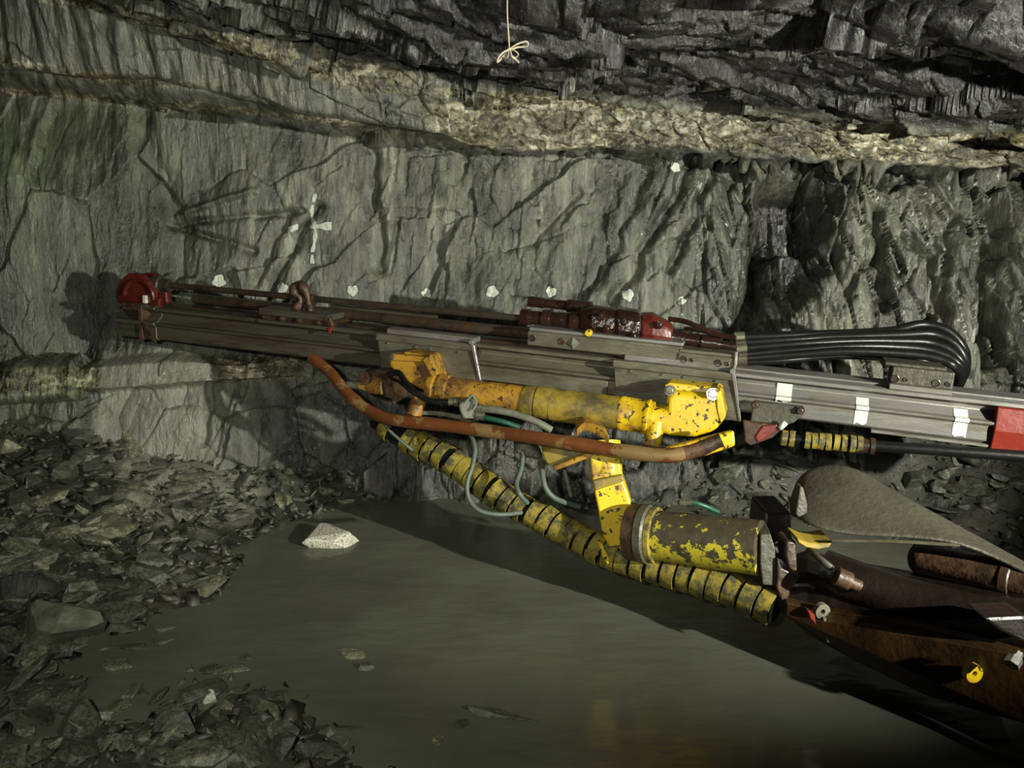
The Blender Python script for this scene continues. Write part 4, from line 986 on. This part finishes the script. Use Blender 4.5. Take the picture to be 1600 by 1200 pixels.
# rusty jagged end pieces
MB().prism(pxl([(557, 604), (562, 588), (575, 582), (596, 594), (598, 618), (577, 615), (560, 608)], lambda x: fd(x) - .16), -WV * 0.1).build('rusty_lug', 'ochre', bm_, 0.008, 2)
MB().lathe(P(572, 590, fd(572) - .16), FF_.w, [(0, .035), (.02, .035), (.022, .02)], 14).build('lug_pin', 'rusty', bm_)
MB().prism(pxl([(599, 588), (618, 584), (645, 615), (640, 618), (614, 632), (611, 623), (600, 620), (596, 604)], lambda x: fd(x) - .20), -WV * 0.05).build('fan_plate', 'rusty', bm_, 0.004, 2, label='rust brown fan shaped plate')
MB().prism(pxl([(560, 582), (590, 578), (622, 580), (624, 588), (600, 592), (566, 590)], lambda x: fd(x) - .14), -WV * 0.08).build('top_lug', 'rusty', bm_, 0.006, 2)
MB().tube([P(657, 618, bdp(657) - .03), P(645, 652, bdp(645) - .08)], 0.038, 20).build('stay_stub', 'ochre', bm_)

# guard pipe
gp = thing('guard_pipe', P(820, 680, 3.6), 'bent rusty guard pipe running in front of the boom', 'guard pipe')
gpath = [(488, 560, 4.12), (515, 582, 4.05), (540, 612, 3.96), (570, 638, 3.88), (610, 655, 3.80), (680, 663, 3.70), (780, 676, 3.56), (900, 694, 3.40), (980, 706, 3.30), (1040, 712, 3.24), (1085, 704, 3.22), (1120, 690, 3.21), (1144, 680, 3.20)]
pts = spline([P(*q) for q in gpath], 8)
rr = [0.030 + 0.001 * math.sin(i * .7) for i in range(len(pts))]
cut = int(len(pts) * 0.80)
MB().tube(pts[:cut + 1], rr[:cut + 1], 20).build('bent_pipe', 'rust', gp)
MB().tube(pts[cut:-6], rr[cut:-6], 20).build('pipe_tail', 'rusty', gp)
ft = [(1040, 700, 3.235), (1148, 672, 3.19), (1150, 697, 3.19), (1105, 712, 3.21), (1052, 722, 3.23)]
MB().prism([P(*q) for q in ft], Vector((0.0, 0.05, -0.01))).build('flat_end', 'yellow', gp, 0.012, 3, label='flattened yellow end of the pipe')

# bracket arch and plate between pipe and link
ab = thing('hose_guide_bracket', P(900, 690, 3.5), 'battered yellow bracket arch and folded plate behind the guard pipe', 'bracket')
arch = spline([P(900, 672, 3.5), P(912, 662, 3.49), P(932, 668, 3.47), P(948, 680, 3.45), P(950, 694, 3.45)], 5)
mb = MB(); rings = []
for i_, p in enumerate(arch):
    rings.append([p + Vector((0, -.03, .012)), p + Vector((0, .05, .02)), p + Vector((0, .05, -.016)), p + Vector((0, -.03, -.024))])
mb.loft(rings, True).build('bent_strap', 'ochre', ab, 0.003, 1)
MB().prism(pxl([(846, 706), (872, 698), (905, 700), (930, 712), (900, 724), (868, 735), (852, 722)], lambda x: 3.52 - (x - 850) * .0008), Vector((0, .10, .03))).build('folded_plate', 'olive', ab, 0.008, 2)
MB().prism(pxl([(866, 737), (930, 712), (928, 704), (864, 729)], lambda x: 3.48 - (x - 850) * .0008), Vector((0, .03, 0))).build('plate_edge', 'ochre', ab, 0.004, 1)
MB().prism(pxl([(802, 695), (824, 690), (842, 706), (850, 722), (822, 716), (804, 708)], lambda x: 3.62), Vector((0, .12, 0))).build('mud_lump_block', 'mudsteel', ab, 0.016, 3)

# link arm
la = thing('link_arm', P(955, 790, 3.45), 'upright yellow link arm between the boom and the big chipped cylinder', 'link arm')
MB().prism(pxl([(921, 708), (968, 712), (973, 745), (987, 786), (984, 820), (978, 862), (958, 866), (942, 838), (933, 790), (924, 748)], lambda x: 3.42), Vector((0.01, .14, 0))).build('arm_plate', 'yellow', la, 0.012, 3)
MB().tube([P(946, 690, 3.5), P(949, 742, 3.47)], 0.066, 24).build('arm_tube', 'yellow', la)
MB().prism(pxl([(926, 752), (942, 748), (972, 742), (976, 752), (946, 762), (930, 768)], lambda x: 3.405), Vector((0, .03, 0))).build('weld_gusset', 'olive', la, 0.006, 2)
MB().prism(pxl([(934, 846), (942, 850), (953, 876), (950, 883), (942, 872)], lambda x: 3.4), Vector((0, .04, 0))).build('foot_lip', 'yellow', la, 0.004, 1)

# big cylinder
bc = thing('lift_cylinder', P(1090, 840, 3.2), 'thick cylinder with chipped yellow paint lying low over the water', 'cylinder')
ca = P(985, 831, 3.37); cb = P(1188, 856, 3.10); ax = cb - ca; L_ = ax.length; rb = R(78, 3.25) / 2
MB().lathe(ca, ax, [(0, rb * .9), (0, rb * 1.16), (.05, rb * 1.18), (.055, rb * 1.0)], 40).build('end_flange', 'rusty', bc)
MB().lathe(ca + ax.normalized() * .05, ax, [(0, rb * 1.0), (.004, rb * 1.20), (.035, rb * 1.22), (.045, rb * 1.12)], 40).build('steel_ring', 'steel', bc, label='bare steel clamp ring')
MB().lathe(ca + ax.normalized() * .095, ax, [(0, rb * 1.0), (.002, rb * 1.14), (.022, rb * 1.14), (.026, rb * 1.0)], 40).build('yellow_ring', 'wrap', bc)
MB().lathe(ca + ax.normalized() * .08, ax, [(0, rb), (L_ - .08, rb * 1.06), (L_ - .075, rb * .9)], 44).build('barrel', 'chipped', bc)

# bracket cluster at the joint
jb = thing('boom_joint', P(1225, 870, 3.0), 'dark rusty knuckle joint with upright plates behind the chipped cylinder', 'boom joint')
MB().prism(pxl([(1188, 836), (1204, 834), (1213, 862), (1214, 916), (1192, 914), (1188, 880)], lambda x: 3.02), Vector((.02, .14, 0))).build('side_plate', 'mudsteel', jb, 0.005, 2)
MB().prism(pxl([(1215, 872), (1222, 888), (1251, 902), (1236, 922), (1226, 952), (1214, 918)], lambda x: 3.0), Vector((0, .12, 0))).build('gusset', 'rusty', jb, 0.006, 2)
MB().prism(pxl([(1228, 845), (1244, 846), (1246, 880), (1247, 896), (1232, 890), (1227, 868)], lambda x: 2.98), Vector((0, .10, 0))).build('pin_lug', 'rusty', jb, 0.010, 3)
MB().prism(pxl([(1196, 800), (1236, 800), (1240, 860), (1232, 950), (1205, 930), (1190, 850)], lambda x: 3.2), Vector((0, .2, 0))).build('knuckle_core', 'pitch', jb, 0.012, 2)
cres = [(1246, 842), (1262, 848), (1280, 850), (1302, 846), (1296, 856), (1278, 859), (1260, 856), (1247, 848)]
MB().prism(pxl(cres, lambda x: 2.96), Vector((0, .12, .0))).build('crescent_rib', 'olive', jb, 0.004, 1)
MB().lathe(P(1306, 900, 2.85), Vector((1, -.2, -.4)), [(0, .035), (.05, .035), (.055, .022), (.09, .022)], 16).build('pin_end', 'rusty', jb)
MB().tube([P(1262, 858, 2.97), P(1300, 888, 2.88)], 0.012, 8).build('grease_pipe', 'mudsteel', jb)

# lower arm: tapered box running out of the frame
lo = thing('lower_arm', P(1440, 1000, 2.6), 'massive dark brown lower arm of the rig disappearing at the picture edge', 'boom arm')
def sect(px, ytop, ybot, d, dep):
    t = P(px, ytop, d); b_ = P(px, ybot, d); fwd = Vector((0.35, 1, 0)).normalized() * dep
    h_ = b_ - t
    return [t + fwd * .15 + h_ * 0.0, t + h_ * .12 - fwd * 0.02, t + h_ * .88 - fwd * 0.02, t + h_ * 1.0 + fwd * .12, b_ + fwd, t + fwd]
MB().loft([sect(1212, 905, 955, 3.04, .2), sect(1262, 900, 985, 2.99, .26), sect(1330, 925, 1026, 2.90, .30), sect(1450, 955, 1080, 2.73, .34), sect(1600, 985, 1120, 2.51, .36), sect(1800, 1010, 1170, 2.25, .38)], True).build('arm_box', 'pitch', lo, 0.012, 2)
MB().prism([P(*q) for q in [(1228, 940, 2.97), (1290, 957, 2.90), (1420, 972, 2.72), (1600, 1022, 2.46), (1800, 1080, 2.20), (1800, 1185, 2.20), (1600, 1132, 2.46), (1450, 1089, 2.68), (1335, 1034, 2.84), (1262, 992, 2.94), (1226, 962, 2.98)]], Vector((0.01, 0.05, 0))).build('side_skirt', 'boom_dark', lo, 0.008, 2, label='brown side skirt of the arm')
MB().tube([P(1285, 892, 3.0), P(1400, 934, 2.86), P(1520, 966, 2.72), P(1700, 985, 2.5)], 0.082, 24).build('inner_tube', 'pitch', lo)
def lug(px, py, r_, d, m, name, strip=None):
    c_ = P(px, py, d); mb = MB(); ring_o = []; ring_i = []
    ux = Vector((1, .25, 0)).normalized(); uz = Vector((0, 0, 1)); nn = ux.cross(uz)
    if nn.y > 0: nn = -nn
    k_ = 22
    rings = []
    for k in range(k_ + 1):
        a = 2 * math.pi * k / k_; e = ux * math.cos(a) + uz * math.sin(a)
        ro_ = r_ * (1 + 0.15 * max(0, math.cos(a + 0.8)) ** 3)
        rings.append([c_ + e * r_ * .33, c_ + e * ro_, c_ + e * ro_ - nn * .02, c_ + e * r_ * .33 - nn * .02])
    mb.loft(rings, True, False, False).build(name, m, lo, 0.0, label=None)
lug(1286, 956, R(13, 2.8), 2.89, 'hose_pale', 'lifting_eye')
lug(1523, 1053, R(15, 2.5), 2.515, 'yellow', 'lifting_eye')
MB().prism(pxl([(1286, 966), (1291, 966), (1301, 1006), (1293, 1004)], 2.88), Vector((0, .03, 0))).build('eye_strip', 'hose_pale', lo, 0.002, 1)
MB().prism(pxl([(1262, 954), (1274, 962), (1276, 978), (1266, 968)], 2.84), Vector((0, .03, 0))).build('red_reflector', 'red', lo, 0.004, 1, label='small red reflector')
MB().lathe(P(1592, 1020, 2.42), P(1580, 1040, 2.40) - P(1592, 1020, 2.42), [(0, .014), (.02, .014), (.021, .022), (.05, .022)], 6).build('bright_nut', 'bright', lo)
for x, y in ((1368, 1020), (1407, 1037)): MB().lathe(P(x, y, 2.785 - (x - 1368) * .0013), Vector((0, -1, 0)), [(-.02, .004), (.003, .004), (.005, .002)], 8).build('rivet', 'steel', lo)
MB().prism(pxl([(1535, 965), (1600, 962), (1640, 990), (1600, 1005), (1560, 985)], lambda x: 2.46), Vector((.0, .1, .0))).build('top_cleat', 'pitch', lo, 0.01, 2)

# brown cylinder under the guard
cyl = thing('tilt_cylinder', P(1500, 880, 2.75), 'rusty brown cylinder with a rounded end beneath the grey guard plate', 'cylinder')
pa = P(1438, 872, 3.02); pb = P(1700, 935, 2.62); ax = pb - pa; r_ = R(56, 2.85) / 2
MB().lathe(pa - ax.normalized() * .035, ax, [(0, r_ * .5), (.012, r_ * .8), (.03, r_ * .95), (.05, r_), (ax.length, r_)], 32).build('barrel', 'rusty', cyl)
MB().lathe(pa + ax.normalized() * .28, ax, [(0, r_), (.004, r_ * 1.07), (.03, r_ * 1.07), (.034, r_)], 32).build('barrel_band', 'dark', cyl)

# grey guard plate: bent sheet with thickness
gd = thing('guard_plate', P(1400, 800, 3.0), 'large bent mud-grey steel guard plate in front of the black rock heap', 'guard plate')
cols_ = [  # px, then (y, d) at top edge, fold, bottom edge
 (1238, (792, 3.26), (800, 3.22), (806, 3.18)), (1246, (752, 3.26), (782, 3.16), (812, 3.06)), (1262, (735, 3.26), (786, 3.12), (822, 3.0)), (1290, (727, 3.24), (792, 3.08), (832, 2.96)), (1325, (728, 3.20), (798, 3.05), (838, 2.94)),
 (1352, (741, 3.17), (802, 3.02), (840, 2.92)), (1400, (773, 3.10), (808, 2.97), (842, 2.88)), (1450, (800, 3.02), (823, 2.92), (845, 2.84)),
 (1500, (828, 2.95), (840, 2.87), (852, 2.80)), (1550, (856, 2.88), (864, 2.83), (873, 2.78)), (1600, (884, 2.80), (889, 2.76), (896, 2.72)), (1700, (940, 2.65), (946, 2.62), (956, 2.58))]
mb = MB(); vs = []; nr = 9
for px, a_, b_, c_ in cols_:
    for k in range(nr):
        t = k / (nr - 1)
        y = a_[0] * (1 - t) ** 2 + 2 * b_[0] * t * (1 - t) * 1.0 + c_[0] * t * t; d = a_[1] * (1 - t) ** 2 + 2 * b_[1] * t * (1 - t) + c_[1] * t * t
        vs.append(P(px, y, d))
mb.add(vs, [(i * nr + k, (i + 1) * nr + k, (i + 1) * nr + k + 1, i * nr + k + 1) for i in range(len(cols_) - 1) for k in range(nr - 1)], True)
o = mb.build('bent_sheet', 'mudsteel', gd); md = o.modifiers.new('thick', 'SOLIDIFY'); md.thickness = 0.016; md.offset = -1
sm_ = o.modifiers.new('sub', 'SUBSURF'); sm_.levels = 1; sm_.render_levels = 1
MB().prism(pxl([(1243, 803), (1250, 760), (1256, 762), (1262, 788), (1262, 812), (1250, 812)], lambda x: 3.05), Vector((0, .05, 0))).build('corner_lug', 'mudsteel', gd, 0.006, 2)
MB().tube([P(1300, 845, 2.93), P(1400, 846, 2.87), P(1500, 852, 2.79)], 0.006, 6).build('edge_bead', 'steel', gd)

# ---------------- loose hoses and couplings
def loose(name, pp, rad, m, lab, fit=None):
    pts = [P(*q) for q in pp]
    g = thing(name, pts[0], lab, 'hose')
    ht = MB().tube(spline(pts, 8), rad, 10).build('hose_tube', m, g)
    if fit is not None:
        for end in fit:
            a_, b_ = (pts[0], pts[1]) if end == 0 else (pts[-1], pts[-2])
            ax = (b_ - a_).normalized()
            MB().lathe(a_ - ax * .01, ax, [(0, rad * .8), (.012, rad * .8), (.013, rad * 1.5), (.03, rad * 1.5), (.031, rad * 1.25), (.06, rad * 1.2)], 10).build('hose_fitting', 'steel', ht)
    return g
loose('thin_hose', [(733, 672, 3.66), (742, 700, 3.6), (738, 728, 3.56), (730, 755, 3.54), (733, 780, 3.52), (750, 798, 3.50), (780, 804, 3.50), (815, 801, 3.56)], 0.0105, 'hose', 'grey-green hose drooping in a long J shaped loop over the wrapped bundle')
loose('thin_hose', [(818, 700, 3.64), (815, 730, 3.6), (807, 755, 3.56), (812, 772, 3.53), (824, 786, 3.56)], 0.0115, 'hose', 'short grey hose curling from the muddy block down onto the wrapped bundle', (0,))
loose('thin_hose', [(846, 720, 3.60), (848, 745, 3.56), (854, 765, 3.54), (870, 780, 3.55), (905, 792, 3.62)], 0.0125, 'hose', 'grey hose curving behind the link arm from the folded plate', (0,))
loose('thin_hose', [(880, 728, 3.62), (886, 750, 3.6), (892, 775, 3.62)], 0.009, 'hose_pale', 'faint grey hose hanging straight beneath the folded plate')
loose('silty_hose', [(742, 638, 3.62), (775, 641, 3.56), (808, 648, 3.53), (840, 660, 3.50), (862, 672, 3.50)], 0.0165, 'hose_pale', 'silt-coated hose running from the coupling along under the boom tube', (0,))
loose('green_hose', [(742, 650, 3.62), (765, 654, 3.58), (790, 660, 3.56), (812, 668, 3.56)], 0.012, 'hose_green', 'green hose just above the guard pipe beside the coupling', (0,))
loose('silty_hose', [(655, 645, 3.8), (685, 646, 3.76), (718, 652, 3.72), (735, 660, 3.70)], 0.011, 'hose_pale', 'pale hose passing behind the coupling above the guard pipe', (1,))
loose('black_hose', [(606, 586, 3.80), (622, 582, 3.78), (634, 598, 3.74), (650, 614, 3.70), (672, 626, 3.68), (700, 628, 3.66), (718, 628, 3.65)], 0.0145, 'rubber', 'black hose draped over the rusty fan plate', (1,))
loose('black_hose', [(610, 590, 3.79), (626, 598, 3.74), (640, 610, 3.70), (660, 622, 3.68), (690, 632, 3.66)], 0.008, 'rubber', 'thin black cable twisted along the draped black hose')
loose('green_hose', [(1062, 785, 3.24), (1082, 785, 3.22), (1102, 791, 3.22), (1122, 800, 3.24)], 0.0105, 'hose_green', 'short green hose end lying over the top of the chipped cylinder', (0,))
loose('thin_hose', [(598, 658, 3.9), (612, 676, 3.9), (640, 700, 3.9), (665, 720, 3.95)], 0.008, 'hose', 'dark grey hose slanting down beneath the bend of the guard pipe')
cpl = thing('hose_coupling', P(735, 640, 3.62), 'mud-caked angular coupling block between boom tube and guard pipe', 'coupling')
MB().prism(pxl([(716, 632), (726, 625), (744, 624), (748, 640), (742, 655), (724, 655), (718, 642)], 3.60), Vector((0, .07, 0))).build('coupling_body', 'hose_pale', cpl, 0.010, 2)
for k, (x, y) in enumerate([(748, 636), (749, 648)]): MB().lathe(P(x - 4, y, 3.6), Vector((1, -.3, -.1)), [(0, .018), (.02, .018), (.021, .014), (.035, .014)], 8).build('coupling_nut', 'steel', cpl)
MB().tube(spline([P(728, 628, 3.59), P(738, 618, 3.58), P(744, 630, 3.58), P(738, 642, 3.58)], 4), .006, 8).build('wire_clip', 'hose_pale', cpl)

# ---------------- string with a bow hanging from the back
st = thing('string', P(793, -60, 2.75), 'thin pale string with a small tied bow hanging from the roof', 'string')
ds_ = 2.75
MB().tube(spline([P(792, -170, ds_), P(793, -60, ds_), P(792.5, 0, ds_), P(793, 30, ds_), P(795, 60, ds_), P(796, 77, ds_)], 6), 0.0024, 8).build('hanging_line', 'twine', st)
def bow(pts, r_=0.0032):
    MB().tube(spline([P(x, y, ds_ + dz) for x, y, dz in pts], 6), r_, 8).build('bow_loop', 'twine', st)
bow([(796, 77, 0), (806, 70, -.01), (816, 66, -.01), (823, 65, -.01), (825, 70, 0), (820, 73, .01), (808, 74, .01), (797, 79, 0)])
bow([(796, 77, 0), (786, 82, -.01), (779, 90, -.01), (777, 97, 0), (781, 94, .01), (787, 86, .01), (796, 78, 0)])
bow([(795, 78, 0), (794, 88, -.01), (790, 91, 0), (787, 88, .01), (795, 79, 0)], .002)
bow([(797, 78, 0), (805, 80, -.01), (810, 85, 0), (806, 90, .01), (800, 87, .01), (797, 79, 0)], .002)
MB().tube(spline([P(797, 78, ds_), P(800, 88, ds_ - .01), (P(806, 93, ds_)), P(811, 98, ds_)], 5), .0032, 8).build('loose_end', 'twine', st)
MB().lathe(P(796, 77, ds_) - Vector((0, 0, .006)), Vector((0, 0, 1)), [(0, .003), (.003, .007), (.009, .007), (.012, .003)], 10).build('knot', 'twine', st)
